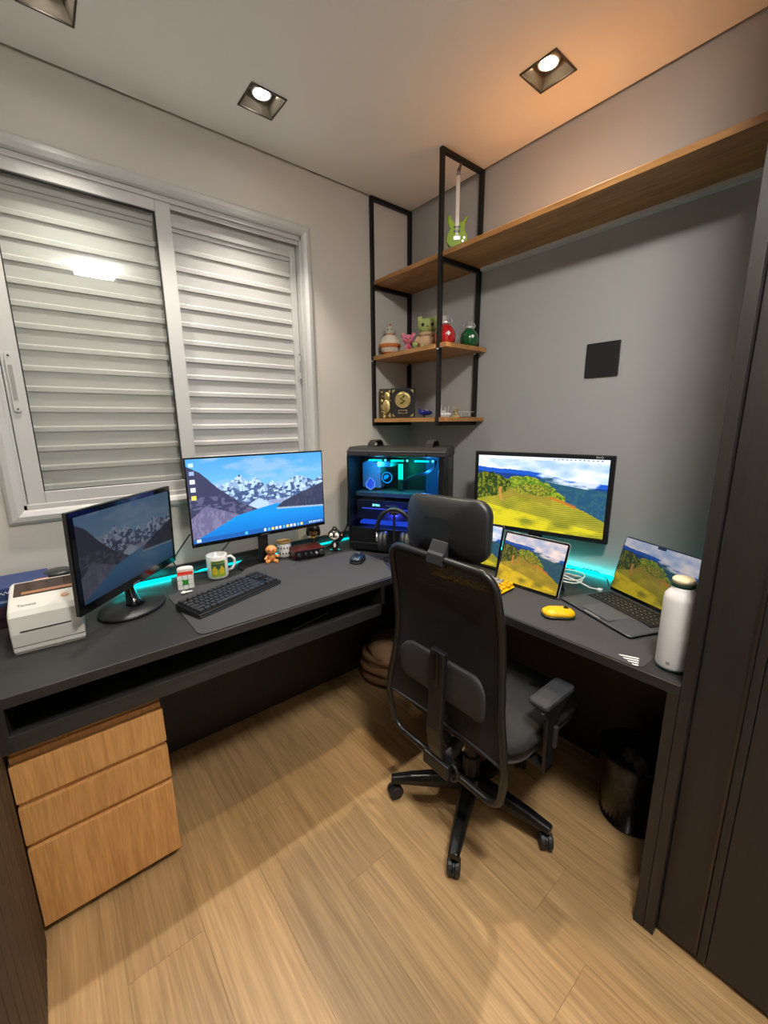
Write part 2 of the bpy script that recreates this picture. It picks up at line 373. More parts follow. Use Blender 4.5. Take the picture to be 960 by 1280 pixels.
# ================================================================== BUILT-IN FURNITURE
D1, D2 = .636, .620; ZT = .750; YR = -1.632
def desk():
    t = thing('corner_desk', 'black L-shaped built-in corner desk with open shelf under the top', 'desk', (-.9, -.4, 0))
    B = lambda *a: MB(t).box(*a)
    B(-1.905, -.0008, -D1, -.0008, .722, ZT).build('desktop', M_BLACKMDF, t, bevel=.0012)
    B(-D2, -.0008, YR, -D1 - .0006, .722, ZT).build('return_desktop', M_BLACKMDFY, t, bevel=.0012)
    B(-1.88, -.72, -D1, -D1 + .018, .603, .648).build('tray_front', M_BLACKMDF, t, bevel=.001)
    B(-1.88, -.72, -D1 + .018, -.10, .603, .618).build('tray_board', M_BLACKMDF, t)
    B(-.738, -.72, -D1, -.10, .603, .722).build('tray_side', M_BLACKMDFZ, t)
    B(-1.905, -1.88, -D1, -.10, .603, .722).build('tray_side', M_BLACKMDFZ, t)
    B(-1.545, -.10, -.106, -.088, 0, .722).build('back_panel', M_BLACKMDFZ, t)
    B(-.111, -.093, YR + .024, -.106, 0, .722).build('back_panel', M_BLACKMDFZ, t)
    B(-D2, -.0008, YR, YR + .025, 0, .7218).build('end_panel', M_BLACKMDFZ, t, bevel=.001)
    MB(t).tube([(-1.10, -.56, .628), (-.92, -.52, .628)], .004, 6).build('slide_rail', mat('slide_rail_grey', '4a4a4c', .4, .5), t)
desk()
u_ = struct('trim_2', MB().box(-1.9, -.02, -.014, -.0008, ZT + .0005, .790), M_BLACKMDF, bevel=.001); u_['label'] = 'black upstand strip along the back of the desk'
def drawers():
    t = thing('drawer_cabinet', 'oak veneer drawer cabinet with three handleless drawers under the desk', 'cabinet', (-1.726, -.36, 0))
    yf = -.597; x0, x1 = -1.9, -1.552
    MB(t).box(x0 + .002, x1 - .002, yf + .022, -.1, .032, .600).build('body', M_OAK, t)
    MB(t).box(x0 + .004, x1 - .01, yf + .03, -.1, 0, .032).build('toe_kick', mat('dark_toe_kick', '24160c', .6), t)
    for (z0, z1) in ((.030, .285), (.303, .413), (.432, .542)):
        d = MB(t).prism([(yf, z0), (yf + .019, z0), (yf + .019, z1 + .0), (yf + .014, z1), (yf, z1)], 'X', x0, x1).build('drawer_front', M_OAK, t, bevel=.0012)
        MB(t).box(x0 + .003, x1 - .003, yf + .012, yf + .022, z1, z1 + .018).build('finger_groove', M_OAK, d)
drawers()
def wardrobe():
    t = thing('wardrobe', 'tall black wardrobe with plain doors closing off the desk', 'wardrobe', (-.31, -2.3, 0))
    MB(t).box(-D2, -.0008, YR - .0245, YR - .0012, 0, H - .002).build('side_panel', M_BLACKMDFZ, t, bevel=.001)
    y = YR - .026
    MB(t).box(-.575, -.001, YB + .01, y - .001, .05, H - .005).build('carcass', mat('black_carcass', '121213', .6), t)
    MB(t).box(-.56, -.05, YB + .02, y - .01, 0, .05).build('plinth', mat('black_plinth', '0c0c0c', .6), t)
    def door(y1, y0, handle):
        d = MB(t).box(-.598, -.578, y0, y1, .016, H - .012).build('door', M_BLACKMDFZ, t, bevel=.0012)
        if handle: MB(t).box(-.603, -.598, y0 + .001, y0 + .006, .03, H - .02).build('edge_profile', mat('dark_anodised_edge', '4a423b', .35, .7), d)
    door(y - .001, -1.748, True)
    MB(t).box(-.600, -.578, -1.766, -1.7495, .016, H - .012).build('handle_profile', M_BLACKMDFZ, t, bevel=.0008)
    door(-1.7675, -2.30, False); door(-2.303, -2.985, False)
wardrobe()
def slat_panel():
    t = bpy.data.objects.new('trim_1', None); COL.objects.link(t); t.location = (XL, -1.3, 0); t['kind'] = 'structure'; t['label'] = 'dark brown wall cladding of upright slats beside the drawers'
    MB(t).box(XL + .0005, XL + .003, -2.2, -.60, 0, H - .01).build('backing', mat('dark_slat_backing', '17110b', .8), t)
    y = -.612
    while y > -2.15:
        o = MB().box(0, .006, -.0545, 0, 0, H - .01).build('slat', M_SLAT, t, bevel=.002, seg=1) if y == -.612 else None
        if o is None: o = first.copy(); COL.objects.link(o)
        else: first = o
        o.location = Vector((XL + .003, y, 0)) - Vector(t.location); y -= .0585
slat_panel()
def shelf_unit():
    t = thing('corner_shelf', 'oak shelves in black steel hanging frames with one long shelf', 'shelf', (-.14, -.3, 1.358))
    s = .009; dx = -.272; zb = 1.358
    for y in (-.0115, -.4926):
        f = MB(t)
        f.box(dx - s, dx + s, y - s, y + s, zb, H - .0005); f.box(-.0215, -.0015, y - s, y + s, zb, H - .0005)
        f.box(dx + s, -.0215, y - s, y + s, H - .0185, H - .0005); f.box(dx + s, -.0215, y - s, y + s, zb, zb + .018); f.box(dx + s, -.0215, y - s, y + s, 2.054, 2.072)
        f.build('hanging_frame', M_STEEL, t, bevel=.0015)
    for (y, z) in ((-.4926, 1.70), (-.0115, 1.70)):
        for x in (dx, -.011): MB(t).box(x - .012, x + .012, y - .006, y + .006, z - .006, z).build('shelf_clip', M_SILVER, t)
    sh = lambda z0, z1, y0: MB(t).box(-.270, -.0008, y0, -.0012, z0, z1)
    sh(2.0722, 2.092, YR + .0012).build('shelf_board', M_OAKY, t, bevel=.001)
    for (z0, z1) in ((1.7002, 1.720), (1.3762, 1.396)):
        # boards notched round the posts
        P = [(-.284, -.0255), (-.284, -.478), (-.2625, -.478), (-.2625, -.5075), (-.284, -.5075), (-.284, -.545), (-.0008, -.545), (-.0008, -.5075), (-.023, -.5075), (-.023, -.478), (-.0008, -.478), (-.0008, -.022), (-.023, -.022), (-.023, -.0012), (-.2625, -.0012), (-.2625, -.0255)]
        MB(t).prism(P, 'Z', z0, z1).build('shelf_board', M_OAKY, t, bevel=.001)
    MB(t).box(-.030, -.001, YR + .002, -.515, 2.058, 2.0718).build('light_profile', mat('frosted_light_profile', (.62, .62, .60), .5), t)
shelf_unit()
def wall_plate():
    t = thing('blank_wall_plate', 'square black blank plate on the grey wall', 'wall plate', (-.004, -1.097, 1.54))
    MB(t).box(-.007, -.0008, -1.160, -1.034, 1.54, 1.667).build('plate', M_PLASTIC, t, bevel=.002)
    MB(t).box(-.0085, -.007, -1.146, -1.048, 1.554, 1.653).build('insert', M_PLASTIC, t, bevel=.001)
wall_plate()

# ================================================================== OFFICE CHAIR (faces the grey wall, +x)
def chair():
    cx, cy, by = -.672, -1.068, -1.088
    t = thing('office_chair', 'black mesh office chair with headrest and five-star castor base', 'chair', (cx, cy, 0))
    fab = mat('charcoal_upholstery', '2b2c2d', .85, bump=.4, bscale=700)
    W = lambda: MB(t)
    # --- base
    W().lathe([(.028, .062), (.050, .066), (.052, .100), (.044, .118), (.030, .122)], (cx, cy, 0), 24).build('hub', M_PLASTIC, t, smooth=True)
    W().lathe([(.030, .122), (.030, .20), (.024, .202), (.024, .27), (.016, .272), (.016, .345)], (cx, cy, 0), 20).build('gas_lift', M_PLASTIC, t)
    for k in range(5):
        a = R(137 + 72 * k); d = Vector((math.cos(a), math.sin(a), 0)); n = Vector((-d.y, d.x, 0)); c = Vector((cx, cy, 0))
        secs = [(.03, .030, .068, .120), (.12, .026, .070, .116), (.22, .021, .070, .104), (.292, .017, .068, .090)]
        vs = []; fs = []
        for (r, hw, z0, z1) in secs:
            for (u, z) in ((-hw, z0), (hw, z0), (hw, z0 + (z1 - z0) * .6), (hw * .6, z1), (-hw * .6, z1), (-hw, z0 + (z1 - z0) * .6)): vs.append(c + d * r + n * u + Vector((0, 0, z)))
        for i in range(3):
            for j in range(6): fs.append((i * 6 + j, i * 6 + (j + 1) % 6, (i + 1) * 6 + (j + 1) % 6, (i + 1) * 6 + j))
        fs += [tuple(range(6))[::-1], tuple(range(18, 24))]
        arm = W().add(vs, fs).build('base_arm', mat('satin_black_nylon', '131314', .3), t, bevel=.004, seg=2)
        # castor
        q = a + R([25, 8, -60, 40, 10][k]); ax = Vector((-math.sin(q), math.cos(q), 0)); p = c + d * .277 + Vector((0, 0, .0265))
        M = Matrix.Rotation(q, 3, 'Z') @ Matrix.Rotation(R(90), 3, 'X')
        cas = W().lathe([(.006, -.004), (.024, -.003), (.024, .003), (.006, .004)], p, 16, M).add([], []).box(p.x - .006, p.x + .006, p.y - .006, p.y + .006, p.z + .018, p.z + .046).build('castor', M_PLASTIC, t)
        for s in (-1, 1):
            pr_ = [(.007, s * .004), (.0265, s * .005), (.0265, s * .017), (.022, s * .0205), (.015, s * .0195), (.014, s * .021), (.002, s * .021)]
            W().lathe(pr_, p, 20, M).build('wheel', mat('castor_rubber', '1d1d1f', .5), cas, smooth=False)
    # --- seat
    sx = -.607; sy = by + .004
    W().box(sx - .13, sx + .10, sy - .09, sy + .09, .345, .385).build('tilt_mechanism', M_PLASTIC, t, bevel=.008)
    W().pill(.225, .235, .10, lambda a, b, q: (sx + a, sy + b, .395 + q), .03, n=6).build('seat_pan', mat('seat_pan_trim', '4a4540', .6), t, smooth=True)
    def seatf(a, b, q): return (sx + a, sy + b, .440 + q + (.018 * (b / .25) ** 2 if q > 0 else 0) - (.02 * max(0, a / .24) ** 2))
    W().pill(.238, .248, .11, seatf, .085, n=7, pw=4).build('seat', fab, t, smooth=True, sub=1)
    # --- arms
    for s in (-1, 1):
        y0 = by + s * .243; y1 = by + s * .272; yo = by + s * .24
        W().pill(.084, .032, .016, lambda a, b, q: (-.645 + a, yo + s * .005 + b, .577 + q), .024, n=4, rings=(1, .985, .95, .6, .3), pw=14).build('armrest_pad', mat('grey_armrest_pad', '35373b', .5), t)
        W().prism([(-.735, .566), (-.555, .566), (-.60, .548), (-.655, .52), (-.66, .352), (-.705, .352), (-.712, .535)], 'Y', y1 - .012 if s > 0 else y1, y1 if s > 0 else y1 + .012).build('arm_post', M_PLASTIC, t, bevel=.003)
        W().box(-.70, -.665, min(y1, by + s * .10), max(y1, by + s * .10), .352, .368).build('arm_bracket', M_PLASTIC, t, bevel=.003)
        W().box(-.678, -.662, y1 + s * .0, y1 + s * .012, .43, .50).build('height_button', M_DARKGREY, t, bevel=.003)
    # --- back
    prof = [(.295, -.858), (.36, -.864), (.45, -.872), (.55, -.868), (.65, -.858), (.75, -.856), (.85, -.868), (.95, -.888), (1.02, -.904)]
    hw_ = [(.295, .205), (.33, .228), (.40, .243), (.46, .243), (.52, .233), (.60, .218), (.70, .210), (.80, .209), (.90, .207), (.96, .202), (1.02, .19)]
    bx = lambda z: float(np.interp(z, *zip(*prof))); bw = lambda z: float(np.interp(z, *zip(*hw_)))
    from itertools import chain
    zb, zt = .292, .998; rc = .055
    half = []
    for k in range(6): a = R(-90 + 90 * k / 5); half.append((bw(.35) - rc + rc * math.cos(a), zb + rc + rc * math.sin(a)))
    for z in np.linspace(.37, .93, 15): half.append((bw(z), z))
    for k in range(6): a = R(90 * k / 5); half.append((bw(.94) - rc + rc * math.cos(a), zt - rc + rc * math.sin(a)))
    loop = [(bx(z), by - y, z) for y, z in half] + [(bx(z), by + y, z) for y, z in half[::-1]]
    W().tube(loop, .0115, 10, True).build('back_frame', mat('black_tube_frame', '1b1b1b', .35), t, smooth=True)
    nz, ny = 30, 16; vs = []; fs = []
    for i in range(nz + 1):
        z = .445 + (zt - .012 - .445) * i / nz
        for j in range(ny + 1):
            u = -1 + 2 * j / ny; hw = bw(z) - (0 if z < .94 else .05 * ((z - .94) / .058) ** 2 * .6)
            vs.append((bx(z) + .030 * (1 - u * u) * min(1, (zt - z) / .12 + .1), by + u * (hw - .004), z - (.02 * (1 - u * u) if i == 0 else 0)))
    for i in range(nz):
        for j in range(ny): k = i * (ny + 1) + j; fs.append((k, k + 1, k + ny + 2, k + ny + 1))
    W().add(vs, fs).build('mesh_back', meshcloth('black_mesh_cloth', '1a1a1b', 420, .15), t, smooth=True)
    W().tube([(bx(.445) + .030 * (1 - u * u), by + u * (bw(.445) - .004), .445 - .02 * (1 - u * u)) for u in np.linspace(-1, 1, 13)], .005, 6).build('mesh_hem', M_DARKGREY, t, smooth=True)
    W().pill(.176, .068, .044, lambda a, b, q: (bx(.61) - .010 + .02 * (1 - (a / .16) ** 2) + q, by + a, (.612 + b - .012 * (a / .16) ** 2)), .026, n=6).build('lumbar_pad', mat('grey_lumbar_pad', '2d2e2f', .6), t, smooth=True)
    sp = [(.700, -.878), (.62, -.880), (.52, -.884), (.44, -.892), (.37, -.884), (.325, -.872)]
    poly = [(x - .010, z) for z, x in sp] + [(x + .012, z) for z, x in sp[::-1]]
    M = None
    W().prism(poly, 'Y', by - .029, by + .029).build('spine_bar', M_PLASTIC, t, bevel=.005)
    W().box(-.896, -.889, by - .010, by + .006, .58, .70).build('spine_slider', M_PLASTICG, t, bevel=.003)
    W().box(-.888, -.842, by - .055, by + .055, .272, .322).build('frame_clamp', M_PLASTIC, t, bevel=.006)
    W().tube([(-.85, by, .29), (-.80, by, .30), (-.74, by, .345), (-.70, by, .36)], [.022, .022, .024, .024], 8).build('back_link', M_PLASTIC, t, smooth=True)
    W().tube([(-.868, by - .06 + .02 * math.cos(a), .30 + .028 * math.sin(a)) for a in np.linspace(0, 6.28, 14)], .005, 6).build('tension_loop', M_PLASTIC, t, smooth=True)
    # --- headrest
    W().pill(.158, .090, .05, lambda a, b, q: (-.872 + .030 * (a / .158) ** 2 + .012 * (b / .09) ** 2 + q + (.012 if q > 0 else 0), by + .020 + a, 1.076 + b - .006 * (a / .158)), .022, n=7, rings=(1, .985, .95, .7, .35), pw=16).build('headrest', mat('black_headrest_shell', '202124', .42), t, smooth=True)
    W().pill(.152, .084, .05, lambda a, b, q: (-.858 + .030 * (a / .158) ** 2 + .012 * (b / .09) ** 2 + q, by + .020 + a, 1.076 + b - .006 * (a / .158)), .028, n=7).build('headrest_cushion', fab, t, smooth=True)
    br = [(-.912, 1.012), (-.905, 1.018), (-.889, 1.048), (-.885, 1.046), (-.886, 1.0), (-.888, .978), (-.905, .972), (-.916, .985)]
    W().prism(br, 'Y', by - .036, by + .024).build('headrest_bracket', M_DARKGREY, t, bevel=.003)
chair()

# ================================================================== SCREEN PICTURES (painted as vertex colours)
def vnoise(x, y, seed=0, octs=4):
    rng = np.random.RandomState(seed); out = np.zeros_like(x); amp = 1; tot = 0
    for o in range(octs):
        g = rng.rand(64, 64); xi = np.floor(x).astype(int); yi = np.floor(y).astype(int); fx = x - xi; fy = y - yi; fx = fx * fx * (3 - 2 * fx); fy = fy * fy * (3 - 2 * fy)
        q = lambda a, b: g[a % 64, b % 64]
        out += amp * ((q(xi, yi) * (1 - fx) + q(xi + 1, yi) * fx) * (1 - fy) + (q(xi, yi + 1) * (1 - fx) + q(xi + 1, yi + 1) * fx) * fy); tot += amp
        amp *= .5; x = x * 2.03 + 5.1; y = y * 2.03 + 3.7
    return out / tot
def put(img, mask, col): 
    m = np.clip(mask, 0, 1)[..., None]; img[:] = img * (1 - m) + np.array(col) * m
def paint_lake(nx, ny, icons=True):
    u, v = np.meshgrid(np.linspace(0, 1, nx), np.linspace(0, 1, ny)); n1 = vnoise(u * 6, v * 9, 1); n2 = vnoise(u * 42, v * 34, 2, 5); n3 = vnoise(u * 90, v * 18, 3)
    img = np.zeros(u.shape + (3,)); top = np.array([.30, .62, .88]); low = np.array([.55, .80, .95])
    img[:] = top + (low - top) * np.clip((1 - v) * 1.6, 0, 1)[..., None]
    put(img, np.clip((n1 - .48) * 3, 0, .7), (.62, .74, .86))
    ridge = np.interp(u, [0, .2, .28, .34, .40, .46, .52, .58, .64, .70, .78, .86, .93, 1], [.66, .66, .72, .78, .66, .74, .62, .66, .60, .66, .72, .66, .62, .70]) + .05 * (vnoise(u * 26, u * 0 + 1, 5) - .5)
    rock = np.where(((n2 + (ridge - v) * .9) > .62)[..., None], np.array([.26, .33, .50]), np.array([.72, .84, .95])); streak = ((n3 > .55) * .5)[..., None]
    mm = (v < ridge)[..., None]; img[:] = np.where(mm, rock * (1 - streak) + np.array([.40, .50, .68]) * streak, img)
    put(img, ((v < .46 - .9 * np.abs(u - .47)) & (v > .2)) * 1., (.70, .80, .92)); put(img, ((v < .42) & (np.abs(u - .66) < .12) & (v < .46 - .6 * np.abs(u - .62))) * .8, (.62, .66, .80))
    left = np.interp(u, [0, .08, .2, .33, .48], [.92, .84, .62, .44, .30]); put(img, (v < left) * (u < .5), (.23, .24, .36)); put(img, (v < left) * (u < .5) * (n2 > .56) * (v < .55) * .5, (.50, .50, .62))
    scr = np.interp(u, [0, .1, .35], [.30, .44, .26]); put(img, (v < scr) * (u < .36), (.42, .40, .54)); put(img, (v < scr) * (u < .36) * (n3 > .55) * .4, (.60, .58, .70))
    lake = np.interp(u, [0, .12, .30, .48, .60, 1], [.03, .12, .27, .33, .36, .30]); put(img, (v < lake) * 1., (.08, .56, .88)); put(img, (v < lake) * np.clip((.25 - v) * 3, 0, .6), (.06, .38, .74))
    fr = np.interp(u, [.60, .66, 1.0], [.31, .38, .58]); put(img, ((u > .60) & (v < fr) & (v > np.interp(u, [.6, 1], [.30, .25]))) * 1., (.20, .22, .32)); put(img, ((u > .60) & (v < fr) & (v > .3) & (n3 > .54)) * .5, (.30, .31, .42))
    put(img, ((u > .60) & (np.abs(v - np.interp(u, [.6, 1], [.295, .245])) < .012)) * .8, (.70, .74, .80))
    put(img, ((v < .055)) * (.55 if icons else .3), (.16, .30, .58))
    if icons:
        for k in range(11): put(img, ((np.abs(u - (.50 + .030 * k)) < .009) & (np.abs(v - .030) < .018)) * 1., [(.9, .95, 1), (.35, .75, .95), (.95, .85, .4), (.9, .9, .9)][k % 4])
        for k in range(7): put(img, ((np.abs(u - (.87 + .018 * k)) < .005) & (np.abs(v - .030) < .012)) * .8, (.9, .95, 1))
        put(img, ((np.abs(u - .36) < .01) & (np.abs(v - .03) < .018)) * 1., (.3, .8, .95))
        for k, c in enumerate([(.75, .88, .95), (.6, .7, .85), (.95, .97, .98), (.9, .93, .96), (.95, .85, .35)]): put(img, ((np.abs(u - .03) < .015) & (np.abs(v - (.93 - .095 * k)) < .024)) * 1., c)
        put(img, ((np.abs(u - .035) < .015) & (np.abs(v - .03) < .018)) * 1., (.85, .92, .98))
    return img
def paint_hills(nx, ny, warm=0., bar=True):
    u, v = np.meshgrid(np.linspace(0, 1, nx), np.linspace(0, 1, ny)); n1 = vnoise(u * 7, v * 10, 11); n2 = vnoise(u * 44, v * 34, 12, 5); n3 = vnoise(u * 110, v * 70, 13)
    img = np.zeros(u.shape + (3,)); img[:] = np.array([.62, .74, .93]) + (np.array([.92, .93, .97]) - np.array([.62, .74, .93])) * np.clip((n1 - .3) * 2, 0, 1)[..., None]
    r0 = np.interp(u, [0, .3, .55, .75, 1], [.84, .82, .78, .70, .70]) + .03 * (vnoise(u * 10, u * 0, 14) - .5); put(img, (v < r0) * 1., (.10, .32, .72)); put(img, (v < r0 - .06) * 1., (.07, .22, .50))
    r1 = np.interp(u, [.45, .6, .8, 1], [.70, .74, .66, .62]) + .05 * (vnoise(u * 14, u * 0, 15) - .5); put(img, ((v < r1) & (u > .45)) * 1., (.13, .30, .42)); put(img, ((v < r1) & (u > .45) & (n2 > .52)) * .6, (.20, .38, .40))
    put(img, np.clip((n1 - .5) * 5, 0, .85) * (np.abs(v - .74 + .2 * (u - .5)) < .05) * (u > .42), (.88, .90, .96))
    h = np.interp(u, [.1, .3, .45, .6, .7], [.55, .72, .74, .64, .5]) + .03 * (n2 - .5); gm = (v < h) & (u < .72); put(img, gm * 1., (.36, .50, .12)); put(img, (gm & (n2 > .5)) * .8, (.62, .66, .16)); put(img, (gm & (n3 > .6)) * .6, (.16, .26, .08))
    tr = np.interp(u, [0, .1, .2, .28, .32], [.74, .76, .74, .66, .5]) + .07 * (vnoise(u * 40, u * 0, 16) - .5); tm = (v < tr) & (u < .31); put(img, tm * 1., (.18, .26, .08)); put(img, (tm & (vnoise(u * 60, v * 22, 17) > .52)) * .85, (.52, .54, .14)); put(img, (tm & (n3 > .58)) * .6, (.10, .15, .05))
    f = np.interp(u, [0, .2, .3, .45, .65, .85, 1], [.36, .44, .56, .55, .45, .34, .22]); fm = v < f; row = np.sin((v * 230 + u * 30 - (u - .4) ** 2 * 60)) * .5 + .5
    base = np.stack([.46 + .30 * n1, .48 + .22 * n1, .12 + .08 * n1], -1); img[:] = np.where(fm[..., None], base * (.80 + .28 * row[..., None]), img)
    put(img, (fm & (v < .30 - .25 * (u - .1))) * np.clip((n1 - .3) * 2, 0, .6), (.90, .84, .10)); put(img, (fm & (v > f - .12) & (u > .22) & (u < .62)) * .55, (.56, .48, .18))
    put(img, (np.abs(v - f) < .02) * (np.abs(u - .70) < .1) * .8, (.75, .42, .16)); put(img, (np.abs(u - (.2 + .3 * (.5 - v) ** 2 * 4)) < .012) * (v > .36) * (v < .56), (.72, .52, .26))
    bt = ((u - .47) / .16) ** 2 + ((v - .56) / .09) ** 2 < .8 + 1.2 * (n2 - .5); put(img, bt * 1., (.30, .38, .10)); put(img, (bt & (n3 > .5)) * .8, (.66, .62, .20))
    if bar:
        put(img, (v > .962) * .75, (.90, .93, .97))
        for k in range(12): put(img, ((np.abs(u - (.62 + .030 * k)) < .006) & (np.abs(v - .981) < .008)) * .9, (.25, .3, .4))
    if warm:
        img[:] = img * (1 - warm) + img * np.array([1.05, .72, .50]) * warm
    return np.clip(img, 0, 1)
def screen(name, parent, w, h, img, strength, M=None, mname='screen'):
    """screen face in local XZ at y=0, centred, seen from -Y"""
    ny, nx = img.shape[:2]; u, v = np.meshgrid(np.linspace(-w / 2, w / 2, nx), np.linspace(-h / 2, h / 2, ny))
    co = np.stack([u, np.zeros_like(u), v], -1).reshape(-1, 3)
    idx = np.arange(nx * ny).reshape(ny, nx); F = np.stack([idx[:-1, :-1], idx[:-1, 1:], idx[1:, 1:], idx[1:, :-1]], -1).reshape(-1, 4)
    me = bpy.data.meshes.new(name); me.from_pydata(co.tolist(), [], F.tolist())
    if M is not None: me.transform(M)
    col = np.ones((nx * ny, 4), np.float32); c = img.reshape(-1, 3); col[:, :3] = np.where(c <= .04045, c / 12.92, ((c + .055) / 1.055) ** 2.4)
    at = me.color_attributes.new('picture', 'FLOAT_COLOR', 'POINT'); at.data.foreach_set('color', col.ravel())
    m = bpy.data.materials.new(mname); m.use_nodes = True; b = m.node_tree.nodes['Principled BSDF']; a = m.node_tree.nodes.new('ShaderNodeVertexColor'); a.layer_name = 'picture'
    b.inputs['Base Color'].default_value = (.01, .01, .012, 1); b.inputs['Roughness'].default_value = .25; b.inputs['Specular IOR Level'].default_value = .25
    m.node_tree.links.new(a.outputs[0], b.inputs['Emission Color']); b.inputs['Emission Strength'].default_value = strength * ES
    me.materials.append(m); o = bpy.data.objects.new(name, me); COL.objects.link(o); o.parent = parent; return o
def TM(y0, z0, tilt):       # local frame: hinge at (0,y0,z0), leaning back
    return Matrix.Translation((0, y0, z0)) @ Matrix.Rotation(-tilt, 4, 'X')

# ---- monitors
def main_monitor():
    t = thing('monitor', 'wide black monitor showing a bright blue lake and mountains', 'monitor', (-1.004, -.115, ZT), 0)
    w, h = .613, .360; zc = 1.069 - ZT; y = -.035
    MB().box(-w / 2, w / 2, y, y + .012, zc - h / 2, zc + h / 2).build('bezel', M_PLASTICG, t, bevel=.002)
    MB().box(-.24, .24, y + .012, y + .040, zc - .13, zc + .13).build('rear_housing', M_PLASTIC, t, bevel=.01)
    screen('screen', t, w - .012, h - .022, paint_lake(360, 202), .95, Matrix.Translation((0, y - .0006, zc + .005)), 'lake_screen')
    MB().box(-.022, .022, -.008, .006, .008, zc).build('stand_neck', M_PLASTIC, t, bevel=.003)
    MB().lathe([(.118, 0), (.120, .004), (.116, .009), (.001, .010)], (-.02, -.005, 0), 40, None, .86, .86).build('stand_base', M_PLASTIC, t)
    MB().box(-.02, .02, y - .0008, y, zc - h / 2 + .004, zc - h / 2 + .009).build('brand_mark', mat('faint_grey_mark', '3c3d40', .5), t)
main_monitor()
def left_monitor():
    yaw = -.739; t = thing('monitor', 'smaller angled black monitor with dim mountain picture beside the printer', 'monitor', (-1.531, -.289, ZT + .0006), yaw + R(90))
    w, h = .500, .305; zc = .99 - ZT; A = TM(0, zc, -.03)
    MB().box(-w / 2, w / 2, 0, .016, -h / 2, h / 2, A).build('bezel', M_PLASTICG, t, bevel=.003)
    MB().box(-.18, .18, .016, .045, -.11, .10, A).build('rear_housing', M_PLASTICG, t, bevel=.012)
    screen('screen', t, w - .036, h - .046, (paint_lake(260, 150, False) * .5 + paint_lake(260, 150, False).mean(2, keepdims=True) * .5) * np.array([.62, .63, .66]), .42, A @ Matrix.Translation((0, -.0007, .006)), 'dim_lake_screen')
    MB().box(-.018, .018, -.0010, 0, -h / 2 + .006, -h / 2 + .010, A).build('brand_mark', mat('grey_lettering', '6a6d70', .5), t)
    MB().tube([(0, .030, zc - .09), (0, .034, .075), (0, .028, .03), (0, .02, .012)], [.016, .015, .02, .034], 14).build('stand_neck', M_PLASTICG, t, smooth=True)
    MB().lathe([(.126, 0), (.130, .005), (.126, .012), (.05, .017), (.001, .018)], (0, .030, 0), 40, None, .92, .74).build('stand_base', M_PLASTIC, t, smooth=True)
left_monitor()
def right_monitor():
    yaw = -2.918; t = thing('monitor', 'black framed monitor by the grey wall showing green and yellow hills', 'monitor', (-.115, -.925, ZT), yaw + R(90))
    w, h = .575, .349; zc = 1.069 - ZT
    MB().box(-w / 2, w / 2, 0, .018, zc - h / 2, zc + h / 2).build('bezel', M_PLASTIC, t, bevel=.003)
    MB().box(-.16, .16, .018, .040, zc - .10, zc + .10).build('rear_housing', M_PLASTIC, t, bevel=.008)
    screen('screen', t, w - .036, h - .036, paint_hills(360, 218), 1.0, Matrix.Translation((0, -.0006, zc + .001)), 'hills_screen')
    text('brand_mark', 'BenQ', .011, M_PAPER, t, Matrix.Translation((w / 2 - .055, -.0008, zc + h / 2 - .0085)) @ FRONT)
    MB().box(-.03, .03, .016, .03, .012, zc).build('stand_neck', M_PLASTIC, t, bevel=.003)
    MB().pill(.10, .052, .03, lambda a, b, q: (a, .022 + b, .006 + q), .012, n=5).build('stand_base', M_PLASTIC, t)
right_monitor()
def tablet(label, loc, yaw, w, h, tilt, img, stg, edge, mn):
    t = thing('tablet', label, 'tablet', loc, yaw + R(90)); A = TM(0, .004, tilt)
    MB().pill(w / 2, h / 2, .012, lambda a, b, q: tuple(A @ Vector((a, .003 + q, h / 2 + b))), .0065, rings=(1, .995, .97, .5), pw=8).build('body', edge, t)
    f = MB().pill(w / 2 - .001, h / 2 - .001, .011, lambda a, b, q: tuple(A @ Vector((a, -.0003 + q * .05, h / 2 + b))), .004, rings=(1, .99, .5), pw=8).build('glass_front', M_PLASTICG, t)
    screen('screen', t, w - .018, h - .018, img, stg, A @ Matrix.Translation((0, -.0009, h / 2)), mn)
    B = MB(); B.prism([(.007 + math.sin(tilt) * .5 * h, .004 + h * .55), (.010 + math.sin(tilt) * .5 * h, .004 + h * .55), (h * .48, 0.0), (h * .48 - .004, 0)], 'X', -w * .42, w * .42)
    B.box(-w * .42, w * .42, .004, h * .48, 0, .003); B.build('folding_stand', mat('navy_folio', '1b2230', .7), t)
    return t
tablet('silver-edged tablet on a folding stand showing warm autumn hills', (-.388, -1.061, ZT + .0025), -3.115, .265, .203, .345, paint_hills(240, 180, .38, False), .85, M_SILVER, 'tablet_screen')
tablet('dark tablet on a stand, half hidden behind the chair headrest', (-.305, -.745, ZT + .0035), -3.05, .262, .190, .22, paint_hills(140, 100, .1, False), .8, M_GREY, 'tablet_screen_b')
